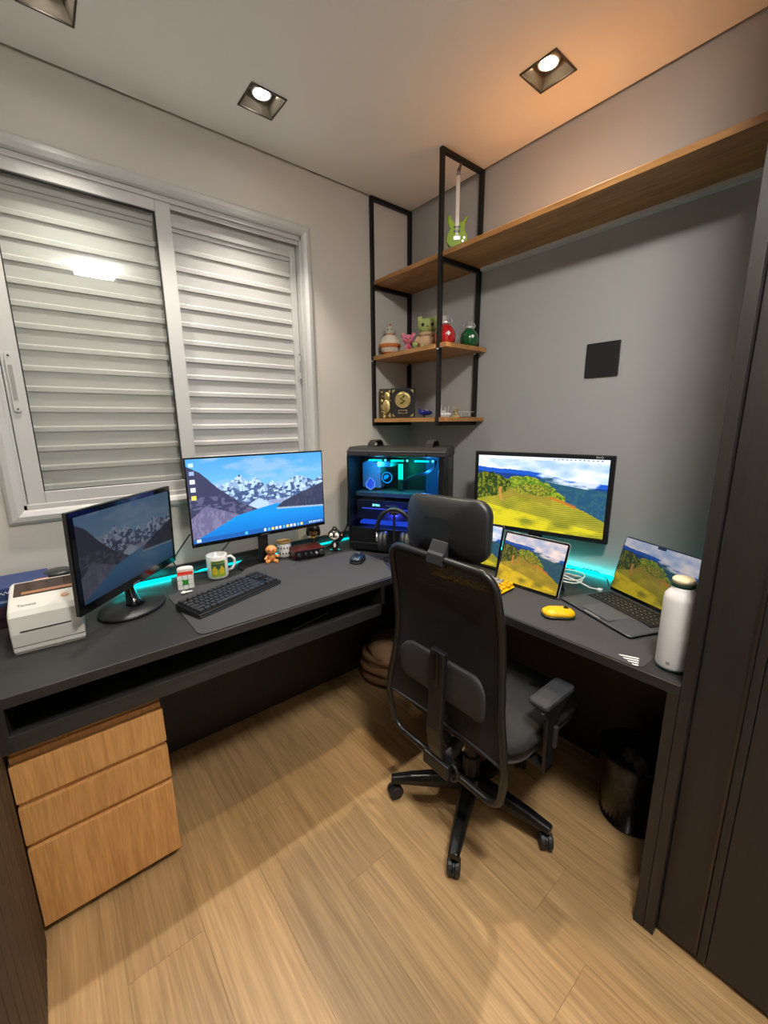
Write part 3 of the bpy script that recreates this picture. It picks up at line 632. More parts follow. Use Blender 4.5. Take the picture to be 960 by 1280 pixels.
def laptop():
    t = thing('laptop', 'open grey laptop with notched screen behind the white bottle', 'laptop', (-.327, -1.373, ZT + .0025), R(247.1))
    w, d = .296, .216; al = mat('space_grey_aluminium', '4d5056', .45, .25)
    MB().pill(w / 2, d / 2, .012, lambda a, b, q: (a, b, .0075 + q), .014, rings=(1, .995, .97, .5), n=5, pw=8).build('base', al, t)
    MB().box(-.128, .128, -.008, .092, .0143, .0147).build('keyboard_well', mat('black_keyboard_well', '0d0e10', .6), t)
    K = MB(); kw = .0168
    for r in range(6):
        if r == 0: ws = [1.6, 1.2, 1.2, 5.6, 1.2, 1.2, 1, 1, .9]
        else: ws = [[], [2.2] + [1] * 10 + [2.2], [1.8] + [1] * 11 + [1.8], [1.4] + [1] * 12 + [1.0], [1] * 13 + [1.4], [1.1] * 14][r]
        tot = sum(ws); x = -.124
        for q in ws:
            ww = q / tot * .248; K.box(x + .0012, x + ww - .0012, -.006 + r * .0162 + .001, -.006 + (r + 1) * .0162 - .001, .0147, .0158); x += ww
    K.build('keys', mat('black_laptop_keys', '191a1c', .5), t, kind='stuff')
    G = MB()
    for r in range(1, 5):
        for k in range(13): x = -.112 + k * .0186; G.box(x - .0014, x + .0014, -.006 + r * .0162 + .007, -.006 + r * .0162 + .0093, .0158, .0160)
    G.build('key_legends', mat('white_key_legend', (.55, .55, .55), .6), t, kind='stuff')
    MB().box(-.058, .058, -.098, -.016, .0143, .0146).build('trackpad', mat('grey_trackpad', '575a60', .4, .2), t)
    MB().box(-.03, .03, -d / 2 - .0002, -d / 2 + .003, .0095, .0146).build('lid_notch', M_SILVER, t)
    A = TM(d / 2 - .004, .014, .253); h = .206; w2 = .292
    MB().pill(w2 / 2, h / 2, .01, lambda a, b, q: tuple(A @ Vector((a, .003 + q, h / 2 + b))), .005, rings=(1, .995, .97, .5), n=5, pw=8).build('lid', al, t)
    MB().pill(w2 / 2 - .001, h / 2 - .001, .009, lambda a, b, q: tuple(A @ Vector((a, .0003 + q * .05, h / 2 + b))), .004, rings=(1, .99, .5), n=5, pw=8).build('screen_glass', M_PLASTICG, t)
    screen('screen', t, w2 - .008, h - .016, paint_hills(260, 175, .2, False) * .75, .8, A @ Matrix.Translation((0, -.0006, h / 2 + .004)), 'laptop_screen')
    MB().box(-.015, .015, -.0012, .0, h - .012, h - .004, A).build('camera_notch', M_PLASTICG, t)
    MB().tube([(-.13, d / 2, .010), (.13, d / 2, .010)], .005, 8).build('hinge', al, t)
laptop()

# ================================================================== PC TOWER
def pc():
    t = thing('computer_tower', 'black glass-sided computer tower lit blue and green with carry straps', 'computer', (-.478, -.415, ZT), R(-60))
    W, Dp, Ht = .478, .212, .500; x0, x1 = -W / 2, W / 2; blk = mat('black_case_steel', '151618', .4, .3)
    for (a, b) in ((x0 + .03, .02), (x1 - .05, .02), (x0 + .03, Dp - .05), (x1 - .05, Dp - .05)): MB().box(a, a + .03, b, b + .03, 0, .012).build('foot', M_PLASTIC, t)
    MB().box(x0, x1, 0.0, Dp, .012, .050).build('base_tray', blk, t, bevel=.004)
    MB().box(x0 + .002, x1 - .002, .004, Dp - .002, .052, .122).build('power_supply_shroud', blk, t, bevel=.002)
    MB().box(x0 + .004, x1 - .03, Dp - .008, Dp, .122, .470).build('back_wall', blk, t)
    MB().box(x0, x0 + .010, .0, Dp, .050, .470).build('rear_wall', blk, t)
    fp = [(x1 - .030, 0), (x1 - .004, 0), (x1 + .006, .05), (x1 + .006, .16), (x1 - .006, Dp), (x1 - .030, Dp)]
    MB().prism(fp, 'Z', .050, .470).build('front_panel', blk, t, bevel=.003)
    for k in range(3): MB().box(x1 + .0055, x1 + .0085, .055 + k * .036, .068 + k * .036, .07 + .02 * k, .44 - .015 * k).build('vent_rib', M_DARKGREY, t, bevel=.001)
    MB().prism([(0, .470), (0, .494), (.030, .512), (Dp - .03, .512), (Dp, .494), (Dp, .470)], 'X', x0, x1).build('top_cover', mat('charcoal_case_top', '26272a', .45, .3), t, bevel=.004)
    MB().box(x0 + .004, x1 - .004, -.002, .0, .474, .486).build('clip_bar', M_DARKGREY, t, bevel=.0006)
    for x in (-.12, .155):
        MB().lathe([(.004, 0), (.004, .002)], (x, -.002, .480), 10, Matrix.Rotation(R(90), 3, 'X')).build('clip_knob', M_PLASTICG, t)
    for x in (-.13, .155):
        pa = [(.035, .506), (.045, .530), (.075, .543), (.135, .543), (.165, .530), (.175, .506)]; pb = [(.168, .506), (.160, .525), (.133, .536), (.077, .536), (.050, .525), (.042, .506)]
        MB().prism(pa + pb, 'X', x - .017, x + .017).build('carry_strap', mat('woven_black_strap', '1c1c1d', .9), t, bevel=.002)
    MB().box(x0 + .010, x1 - .030, .0004, .0036, .124, .468).build('glass_side', M_TINT, t)
    # inside
    z = lambda py: (870 - py) / 730 * .494; X_ = lambda px: x0 + (px - 70) / 750 * W
    inn = mat('case_interior_navy', '12263a', .5); MB().box(X_(150), X_(600), Dp - .016, Dp - .008, .16, .455).build('motherboard', mat('motherboard_dark', '0d1a22', .5, var=.5, vscale=40), t)
    def em(n, c, s): return emis('pc_' + n, c, s)
    for (a, b, c) in ((230, 330, (.0, .75, .70)), (405, 500, (.0, .80, .45)), (585, 690, (.0, .72, .78))):
        f = MB().box(X_(a), X_(b), .03, .04, z(211), z(200)).build('light_bar', em('bar%d' % a, c, 2.2), t); MB().ell(((X_(b) + X_(b + 40)) / 2 + .006, .035, z(204)), .0055, 10, 6).build('light_dot', em('dot', (.1, .9, .75), 2.2), f)
    for a in (422, 442): MB().box(X_(a - 7), X_(a + 7), .12, .128, z(352), z(240)).build('memory_stick', em('ram', (.0, .85, .42), 2.0), t)
    for a in (422, 442): MB().box(X_(a - 7), X_(a + 7), .12, .16, z(430), z(352)).build('memory_slot', mat('memory_slot', '123530', .5), t)
    MB().prism([(X_(120), z(420)), (X_(120), z(235)), (X_(180), z(212)), (X_(275), z(245)), (X_(275), z(420))], 'Y', .11, .19).build('heatsink_cover', mat('steel_blue_cover', '5a7f9a', .4), t, bevel=.004)
    MB().box(X_(280), X_(385), .06, .18, z(255), z(215)).build('radiator_end', mat('radiator', '4a7f95', .5), t, bevel=.003)
    ring = MB().tube([(X_(333) + .026 * math.cos(a), .10, z(338) + .026 * math.sin(a)) for a in np.linspace(0, 2 * math.pi, 25)[:-1]], .0022, 6, True).build('pump_ring', em('ring', (.0, .35, .85), 1.4), t)
    MB().lathe([(.024, 0), (.024, .08)], (X_(333), .18, z(338)), 24, Matrix.Rotation(R(90), 3, 'X')).build('pump_head', mat('pump_black', '0e1a28', .3), t)
    MB().prism([(X_(333) + .015 * math.cos(a), z(338) + .015 * math.sin(a)) for a in np.linspace(.6, 3.9, 9)] + [(X_(333) + .003, z(342))], 'Y', .096, .099).build('pump_mark', em('mark', (.0, .35, .85), 1.1), ring)
    D = [(200, 338), (240, 370), (238, 405), (205, 430), (168, 410), (165, 385)]
    MB().prism([(X_(a), z(b)) for a, b in D], 'Y', .088, .094).build('drop_emblem', em('drop', (.03, .10, .75), 1.0), t); MB().tube([(X_(a), .087, z(b)) for a, b in D], .0018, 6, True).build('emblem_outline', em('drop_line', (.2, .45, .95), 1.2), t)
    g = MB().box(X_(110), X_(560), .045, .17, z(640), z(495)).build('graphics_card', mat('graphics_card_black', '1c2030', .35), t, bevel=.004)
    MB().box(X_(100), X_(600), .05, .19, z(470), z(440)).build('card_bracket', mat('grey_bracket', '4a5a5c', .4), t, bevel=.002)
    MB().box(X_(160), X_(560), .040, .045, z(560), z(552)).build('card_trim', em('trim_blue', (.05, .1, .75), .8), g)
    MB().box(X_(150), X_(640), .03, .18, z(668), z(648)).build('lower_glow', em('blue_glow', (.02, .08, .80), .75), t)
    text('card_lettering', 'EVGA', .0155, em('letter', (.25, .9, .9), 2.4), t, Matrix.Translation((X_(276), .0435, z(531))) @ FRONT, bold=True)
    text('card_lettering', 'GEFORCE RTX', .010, em('letter_dim', (.2, .3, .4), .35), t, Matrix.Translation((X_(400), .0435, z(532))) @ FRONT)
    MB().tube([(X_(735), .06, z(205)), (X_(715), .07, z(262)), (X_(650), .08, z(300)), (X_(560), .09, z(328)), (X_(460), .10, z(360))], .004, 8).build('coolant_hose', mat('dark_hose', '0e2a38', .4), t, smooth=True)
    MB().tube([(X_(735), .05, z(200)), (X_(722), .06, z(245)), (X_(655), .07, z(285)), (X_(540), .085, z(318)), (X_(440), .10, z(372))], .003, 8).build('coolant_hose', mat('dark_hose', '0e2a38'), t, smooth=True)
    MB().box(X_(600), X_(780), Dp - .014, Dp - .008, z(600), z(190)).build('fan_panel', mat('fan_panel_blue', '2c5a86', .5), t)
    for (c, e, p) in (((.05, .5, 1), .5, (-.10, .05, .43)), ((.03, .35, 1), .5, (.14, .06, .40)), ((.0, 1, .5), .22, (.0, .08, .40)), ((.08, .12, 1), .35, (-.02, .02, .185))):
        ld = bpy.data.lights.new('case_light', 'POINT'); ld.energy = e; ld.color = c; ld.shadow_soft_size = .012; lo = bpy.data.objects.new('case_light', ld); COL.objects.link(lo); lo.parent = t; lo.location = p
    ca = thing('cable_bundle', 'black cables hanging behind the computer tower', 'cable', (-.57, -.15, ZT))
    for k in range(3):
        o = k * .012; MB(ca).tube([(-.572 + o, -.178 + o * .5, 1.06), (-.580 + o * .6, -.178 + o * .5, .95), (-.580 + o * .5, -.174, .88), (-.600 - o, -.155, .80), (-.630 - 2 * o, -.12, .756)], .0035, 6).build('cable', M_PLASTIC, ca, smooth=True)
pc()
def headphones():
    c = Vector((-.522, -.467, ZT)); rz = R(-50)
    s = thing('headphone_stand', 'black stand holding headphones in front of the computer tower', 'stand', c, rz)
    MB().lathe([(.05, 0), (.05, .006), (.001, .008)], (0, .0, 0), 24).build('base', M_PLASTIC, s); MB().tube([(0, 0, .006), (0, 0, .222)], .006, 8).build('pole', M_PLASTIC, s)
    MB().box(-.02, .02, -.012, .012, .214, .230).build('rest', M_PLASTIC, s, bevel=.004)
    t = thing('headphones', 'black over-ear headphones hanging in front of the computer tower', 'headphones', c + Vector((0, 0, .03)), rz)
    pts = [(.080 * math.cos(a), 0, .112 + .096 * math.sin(a)) for a in np.linspace(-.15, math.pi + .15, 17)]
    MB().tube(pts, [.006] + [.010] * 15 + [.006], 8).build('headband', M_PLASTIC, t, smooth=True)
    for q in (-1, 1):
        M = Matrix.Rotation(R(90), 3, 'Y')
        cup = MB().lathe([(.02, q * .026), (.036, q * .022), (.040, q * .008), (.036, 0)], (q * .050, 0, .055), 24, M, 1.15, 1).build('ear_cup', M_DARKGREY, t, smooth=True)
        MB().lathe([(.022, q * .004), (.040, q * .002), (.043, -q * .010), (.034, -q * .022), (.020, -q * .018)], (q * .050, 0, .055), 24, M, 1.15, 1).build('ear_cushion', mat('black_leatherette', '1c1d20', .45), cup, smooth=True)
        MB().tube([(q * .078, -.02, .06), (q * .082, 0, .105), (q * .078, .02, .06)], .004, 6).build('yoke', M_CHROME if q < 0 else M_DARKGREY, t, smooth=True)
headphones()

# ================================================================== LEFT DESK: mat, keyboard, mouse
MATM = mat('grey_felt_desk_mat', '3c3c3f', .95, bump=.3, bscale=900, var=.14, vscale=6)
def wing(parent, c, ang, s):
    M = Matrix.Translation(c) @ Matrix.Rotation(ang, 4, 'Z')
    for k in range(4):
        l = s * (1.1 - .18 * k); y = -s * .27 * k
        MB().prism([(-l * .5 + .12 * s * k, y), (l * .42 + .05 * s * k, y), (l * .5 + .05 * s * k, y - s * .08), (l * .40 + .05 * s * k, y - s * .13), (-l * .4 + .12 * s * k, y - s * .11)], 'Z', 0, .0004, M).build('printed_wing', M_PAPER, parent)
def mats():
    t = thing('desk_mat', 'long dark grey desk mat under the black keyboard with wavy back edge', 'desk mat', (-1.0, -.4, ZT))
    e = [(-1.436, -.239), (-1.343, -.212), (-1.251, -.209), (-1.183, -.203), (-1.123, -.21), (-1.05, -.212), (-.98, -.214), (-.921, -.217), (-.879, -.222), (-.80, -.227), (-.682, -.223), (-.60, -.232), (-.585, -.26), (-.578, -.45), (-.60, -.500), (-.66, -.622), (-.70, -.628), (-1.405, -.628), (-1.425, -.622), (-1.434, -.605)]
    e[4:8] = [(-1.123, -.176), (-1.06, -.151), (-.981, -.147), (-.921, -.183)]
    # the back edge lies over the round monitor foot
    def zz(x, y):
        d = math.hypot((x + 1.004) / .125, (y + .12) / .108); return ZT + .0006 + .0105 * max(0, min(1, (1.25 - d) / .25))
    import bmesh
    bm = bmesh.new(); f = bm.faces.new([bm.verts.new((x, y, 0)) for x, y in e]); bmesh.ops.triangulate(bm, faces=[f])
    for k in range(5): bmesh.ops.subdivide_edges(bm, edges=[q for q in bm.edges if q.calc_length() > .03], cuts=1, use_grid_fill=False); bmesh.ops.triangulate(bm, faces=bm.faces[:])
    L = Vector(t.location)
    r = bmesh.ops.extrude_face_region(bm, geom=bm.faces[:]); top = set(v for v in r['geom'] if isinstance(v, bmesh.types.BMVert))
    for v in bm.verts: v.co = Vector((v.co.x, v.co.y, zz(v.co.x, v.co.y) + (.0025 if v in top else 0))) - L
    bmesh.ops.recalc_face_normals(bm, faces=bm.faces); me = bpy.data.meshes.new('mat_sheet'); bm.to_mesh(me); bm.free(); me.materials.append(MATM)
    o = bpy.data.objects.new('mat_sheet', me); COL.objects.link(o); o.parent = t
    p = thing('earbud', 'small white earbud lying on the corner of the long desk mat', 'earbud', (-1.375, -.262, ZT + .0035), R(8))
    MB().ell((-.012, 0, .006), (.010, .008, .006), 12, 8).build('bud', M_WHITE, p, smooth=True); MB().tube([(-.006, 0, .005), (.020, -.001, .0035)], [.0045, .003], 8).build('stem', M_WHITE, p, smooth=True)
    t = thing('desk_mat', 'dark grey desk mat with white wing print under the open laptop', 'desk mat', (-.47, -1.1, ZT))
    hx, hy = .140, .43
    MB().pill(hx, hy, .03, lambda a, b, q: (a, b, .0014 + q), .0022, rings=(1, .995, .6), pw=8).build('mat_sheet', MATM, t)
    t.location = (-.475, -1.115, ZT)
    wing(t, (-.100, -.385, .0026), R(-65), .045)
mats()
def keyboard():
    t = thing('keyboard', 'compact black mechanical keyboard on the grey desk mat', 'keyboard', (-1.252, -.398, ZT + .0034), R(19))
    w, d = .362, .135
    MB().prism([(-d / 2, 0), (d / 2, 0), (d / 2, .024), (-d / 2, .014)], 'X', -w / 2, w / 2).build('case', mat('black_keyboard_case', '101114', .35), t, bevel=.003)
    MB().box(-w / 2 + .002, w / 2 - .002, -d / 2 - .0006, -d / 2 + .002, .004, .0075).build('edge_strip', mat('grey_keyboard_edge', '5c6672', .35, .5), t)  # narrow bluish grey strip along the front edge, not emissive
    K = MB()
    def key(x0, x1, y0, y1):
        zt = lambda y: .0165 + (y + d / 2) * .074
        b = [(x0 + .001, y0 + .001), (x1 - .001, y0 + .001), (x1 - .001, y1 - .001), (x0 + .001, y1 - .001)]; i = .0022
        tp = [(x0 + i, y0 + i), (x1 - i, y0 + i), (x1 - i, y1 - i), (x0 + i, y1 - i)]
        K.add([(x, y, zt(y) - .002) for x, y in b] + [(x, y, zt(y) + .007) for x, y in tp], [(0, 1, 5, 4), (1, 2, 6, 5), (2, 3, 7, 6), (3, 0, 4, 7), (4, 5, 6, 7)])
    u = .0189; rows = [[1.25, 1.25, 1.25, 6.25, 1.25, 1.25, 1.25, 1.25], [2.25] + [1] * 10 + [2.75], [1.75] + [1] * 11 + [2.25], [1.5] + [1] * 12 + [1.5], [1] * 13 + [2], [1, -.6, 1, 1, 1, 1, -.4, 1, 1, 1, 1, -.4, 1, 1, 1, 1]]
    for r, ws in enumerate(rows):
        x = -w / 2 + .006; y = -d / 2 + .007 + r * .0198 + (.003 if r == 5 else 0)
        for q in ws:
            if q < 0: x += -q * u
            else: key(x, x + q * u, y, y + .0192); x += q * u
        x = -w / 2 + .006 + 15.25 * u
        for k in range(3):
            if r in (0, 3, 4, 5) or (r == 1 and k == 1): key(x + k * u, x + (k + 1) * u, y, y + .0192)
    K.build('keys', mat('dark_grey_keycaps', '26282b', .45), t, kind='stuff')
keyboard()
def mouse(name, label, loc, rz, body, side, w=.060, l=.098, h=.034, wheel=M_GREY):
    t = thing(name, label, 'mouse', loc, rz)
    f = lambda a, b, q: (a * (1 - .12 * (b / l) ** 2), b, h * .32 + q * 1.0 + (h * .10 * (1 - (b / l * 2) ** 2) if q > 0 else 0))
    MB().pill(w / 2, l / 2, w * .46, lambda a, b, q: (a, b, .006 + q), .012, n=8).build('underside', side, t, smooth=True)
    MB().pill(w / 2 - .001, l / 2 - .001, w * .45, lambda a, b, q: (a, b, h * .40 + (q if q > 0 else q * .55)), h * 1.1, n=8, rings=(1, .97, .9, .75, .5, .25), pw=3).build('shell', body, t, smooth=True)
    MB().lathe([(.008, -.004), (.008, .004)], (0, l * .22, h * .86), 14, Matrix.Rotation(R(90), 3, 'Y')).build('wheel', wheel, t)
    MB().box(-.0006, .0006, l * .30, l * .46, h * .70, h * .76).build('button_split', M_PLASTIC, t)
    return t
mouse('computer_mouse', 'small dark blue computer mouse on the long desk mat', (-.672, -.385, ZT + .0032), R(-55), mat('dark_navy_mouse', '1a2634', .3, coat=.3), M_PLASTIC, .062, .098, .036)
mouse('computer_mouse', 'yellow computer mouse on the mat before the laptop', (-.497, -1.256, ZT + .0027), R(-134), mat('yellow_plastic', 'e8b400', .35), mat('dark_olive_underside', '2c2f14', .5), .062, .105, .032, M_PLASTIC)

# ================================================================== LEFT DESK: things along the back
def printer():
    t = thing('label_printer', 'white thermal label printer with smoked cover beside the angled monitor', 'printer', (-1.776, -.330, ZT), R(-3)); w = .165; f = -.083
    wh = mat('warm_white_plastic', (.62, .60, .555), .4)
    P = [(f, .004), (f, .022), (f - .004, .060), (f + .004, .108), (f + .016, .122), (f + .075, .142), (f + .14, .160), (f + .185, .154), (f + .20, .13), (f + .20, .004)]
    MB().prism(P, 'X', -w / 2, w / 2).build('housing', wh, t, bevel=.006, seg=3)
    MB().box(-w / 2 + .003, w / 2 - .003, f + .004, f + .197, 0, .006).build('base_plate', mat('grey_printer_base', '8a8780', .5), t)
    q = mat('dark_slot', '2a2724', .6)
    MB().box(-w / 2 + .022, w / 2 - .028, f - .0058, f - .002, .0655, .068).build('label_slot', q, t)
    MB().box(-w / 2 + .001, w / 2 - .001, f - .0012, f + .001, .0215, .0232).build('seam', mat('seam_grey', '6d675e', .6), t)
    n = Vector((0, -.43, .90)).normalized(); 
    a = Vector((0, f + .078, .1432)); b = Vector((0, f + .140, .1602)); d = (b - a).normalized(); up = Vector((0, -d.z, d.y))
    def plate(u0, u1, v0, v1, h0, h1): return [a + Vector((u, 0, 0)) + d * v + up * h for h in (h0, h1) for (u, v) in ((u0, v0), (u1, v0), (u1, v1), (u0, v1))]
    bx = [(0, 3, 2, 1), (4, 5, 6, 7), (0, 1, 5, 4), (1, 2, 6, 5), (2, 3, 7, 6), (3, 0, 4, 7)]
    MB().add(plate(-w / 2 + .012, w / 2 - .004, 0, .068, -.002, .0025), bx).build('smoked_cover', mat('smoked_brown_cover', '3a2a22', .12, coat=.5), t, bevel=.001)
    MB().add(plate(-w / 2 + .03, w / 2 - .012, .003, .016, .0026, .003), bx).build('label_roll', mat('label_roll_brown', '96684a', .5), t)
    a = Vector((0, f + .016, .122)); b = Vector((0, f + .075, .142)); d = (b - a).normalized(); up = Vector((0, -d.z, d.y))
    T = Matrix.Translation(a + d * .020 + up * .0012 + Vector((-.040, 0, 0))) @ Matrix.Rotation(math.atan2(d.z, d.y), 4, 'X')
    text('brand_lettering', 'Tomate', .0135, mat('grey_brand_print', '5f5a52', .6), t, T, .0002)
    T2 = Matrix.Translation(a + d * .034 + up * .001 + Vector((.048, 0, 0))) @ Matrix.Rotation(math.atan2(d.z, d.y), 4, 'X')
    MB().prism([(.010 * math.cos(k), .0075 * math.sin(k)) for k in np.linspace(0, 2 * math.pi, 17)[:-1]], 'Z', 0, .0006, T2).build('orange_emblem', mat('orange_print', 'd07a2c', .5), t)
    MB().prism([(-.010, 0), (0, .003), (.010, 0), (0, -.003)], 'Z', .0006, .001, T2).build('emblem_leaf', wh, t)
printer()
def boxes():
    t = thing('cardboard_box', 'plum coloured cardboard box under the blue box by the window wall', 'box', (-1.836, -.12, ZT))
    MB().box(-.070, .070, -.055, .10, 0, .070).build('carton', mat('plum_carton', '3e1c33', .5), t, bevel=.002); MB().box(-.071, .071, -.056, -.0545, .030, .036).build('lid_line', mat('plum_line', '1c0d18', .5), t)
    t = thing('cardboard_box', 'blue cardboard box with orange corner on top of the plum box', 'box', (-1.832, -.12, ZT + .0705))
    MB().box(-.068, .066, -.055, .10, 0, .060).build('carton', mat('navy_carton', '2a3c6e', .45), t, bevel=.002)
    MB().box(.028, .0665, -.0557, -.02, .036, .0605).build('orange_corner', mat('peach_print', 'd98e60', .5), t)
    MB().tube([(-.055 + .062 * k / 40, -.0562, .042 + .010 * k / 40 + .0045 * math.sin(k * .95) * (1 - k / 60)) for k in range(41)], .0009, 5).build('script_mark', M_PAPER, t)
    MB().box(-.0685, .0, -.0556, -.0548, .012, .020).build('pale_band', mat('pale_blue_print', '7f8fb8', .5), t)
    t = thing('canister', 'clear round canister with a dark flat lid behind the printer', 'canister', (-1.738, -.085, ZT))
    MB().lathe([(.036, 0), (.038, .004), (.036, .112), (.034, .116)], (0, 0, 0), 28).build('clear_jar', M_CLEAR, t, smooth=True)
    MB().lathe([(.030, .002), (.030, .085)], (0, 0, 0), 20).build('stacked_discs', mat('grey_discs', '8f8d8a', .35, .4), t)
    MB().lathe([(.030, .115), (.041, .118), (.043, .126), (.040, .133), (.001, .135)], (0, 0, 0), 28).build('lid', mat('dark_green_grey_lid', '2b302f', .4), t, smooth=True)
boxes()
def small_left():
    t = thing('puzzle_cube', 'white puzzle cube with a green square under the earbud case', 'cube', (-1.357, -.182, ZT), R(-14)); s = .0285
    MB().box(-s, s, -s, s, 0, 2 * s).build('core', mat('cube_core_black', '1c1c1c', .5), t)
    for i in range(3):
        for k in range(3):
            u = -s + .019 * i; z = .019 * k
            MB().box(u + .0006, u + .0184, -s - .0012, -s, z + .0006, z + .0184).build('tile', M_PAPER if not (i == 1 and k == 1) else mat('green_tile', '2f9a3a', .4), t)
            MB().box(s, s + .0012, u + .0006, u + .0184, z + .0006, z + .0184).build('tile', mat('lime_tile', '9fb64a', .4) if (i + k) % 2 else M_PAPER, t)
            MB().box(u + .0006, u + .0184, -s + .019 * k + .0006, -s + .019 * k + .0184, 2 * s, 2 * s + .0012).build('tile', mat('red_tile', 'c2392c', .4), t)
    g = mat('green_tile', '2f9a3a', .4)
    MB().prism([(-.012, .016), (-.009, .029), (-.012, .041), (0, .038), (.012, .041), (.009, .029), (.012, .016), (0, .020)], 'Y', -s - .002, -s - .0012).build('green_mark', g, t)
    t = thing('earbud_case', 'white rounded earbud case with red stripe on the puzzle cube', 'case', (-1.355, -.182, ZT + .0583), R(-14))
    MB().pill(.030, .0125, .012, lambda a, b, q: (a, b, .0125 + q), .025, n=6).build('shell', M_WHITE, t, smooth=True); MB().box(-.027, .027, -.0135, .0135, .002, .007).build('red_band', mat('red_band', 'c8402f', .5), t, bevel=.001)
    # mug
    t = thing('mug', 'white ceramic mug with a green and yellow printed picture', 'mug', (-1.225, -.158, ZT), 0)
    cer = mat('white_ceramic', (.80, .80, .78), .2, coat=.3)
    MB().lathe([(.030, 0), (.038, .003), (.0415, .012), (.0415, .098), (.0405, .100), (.038, .098), (.038, .010), (.001, .008)], (0, 0, 0), 36).build('cup', cer, t, smooth=True)
    MB().tube([(.040, -.004, .082), (.055, -.010, .084), (.067, -.014, .070), (.068, -.014, .048), (.058, -.011, .030), (.040, -.004, .022)], .0055, 10).build('handle', cer, t, smooth=True)
    def wrap(a0, a1, z0, z1, m, r, nm):
        aa = np.linspace(R(a0), R(a1), 9); v = [(r * math.cos(a), r * math.sin(a), z) for z in (z0, z1) for a in aa]
        MB().add(v, [(i, i + 1, i + 10, i + 9) for i in range(8)]).build(nm, m, t)
    wrap(-142, -62, .014, .082, mat('lime_print', '8fae3c', .5), .0419, 'print_field'); wrap(-138, -66, .046, .070, mat('dark_green_print', '2f5a46', .5), .0422, 'print_trees'); wrap(-136, -70, .072, .080, mat('olive_print', '566b33', .5), .0422, 'print_title')
    for a, r in ((-122, 13), (-84, 11)): wrap(a - r, a + r, .026, .052, mat('yellow_print', 'd8b820', .5), .0425, 'print_figure'); wrap(a - r * .5, a + r * .5, .052, .060, mat('yellow_print', 'd8b820', .5), .0425, 'print_figure')
    # cup with wooden lid
    t = thing('patterned_jar', 'white jar with small dark marks and a wooden lid', 'jar', (-.884, -.072, ZT))
    MB().lathe([(.030, 0), (.032, .003), (.033, .060), (.031, .064)], (0, 0, 0), 28).build('jar', M_PAPER, t, smooth=True)
    MB().lathe([(.032, .0645), (.0345, .066), (.0345, .073), (.032, .0755), (.026, .0757), (.025, .073), (.001, .0728)], (0, 0, 0), 28).build('lid', mat('pale_wood_lid', 'b08a4e', .5), t, smooth=True)
    dk = mat('dark_print', '4a3a3a', .6)
    for k in range(14):
        a = R(-175 + 25 * (k % 7) + 12 * (k // 7)); z = .018 + .026 * (k // 7); c = Vector((.0328 * math.cos(a), .0328 * math.sin(a), z)); q = Vector((-math.sin(a), math.cos(a), 0)); n = Vector((math.cos(a), math.sin(a), 0)) * .0006
        MB().add([c + n + q * .004, c + n + Vector((0, 0, .008)), c + n - q * .004, c + n - Vector((0, 0, .006))], [(0, 1, 2, 3)]).build('print_mark', dk, t)
    # audio interface
    t = thing('audio_interface', 'dark red metal audio interface box with black knobs', 'audio interface', (-.803, -.145, ZT), R(-10))
    MB().box(-.075, .075, -.052, .052, .003, .046).build('case', mat('anodised_red', '5e1f20', .35, .5), t, bevel=.004)
    MB().box(-.072, .072, -.0535, -.0515, .005, .044).build('front_plate', M_PLASTICG, t, bevel=.001)
    Rx = Matrix.Rotation(R(90), 3, 'X')
    for x, r in ((-.055, .009), (-.022, .007), (.004, .007), (.030, .006), (.056, .013)): MB().lathe([(r, 0), (r, .008), (r * .8, .011), (.001, .011)], (x, -.0535, .026), 18, Rx).build('knob', M_DARKGREY if r > .006 else M_CHROME, t, smooth=False)
    for x in (-.06, .06): MB().box(x - .008, x + .008, -.03, .03, 0, .004).build('foot', M_PLASTIC, t)
small_left()

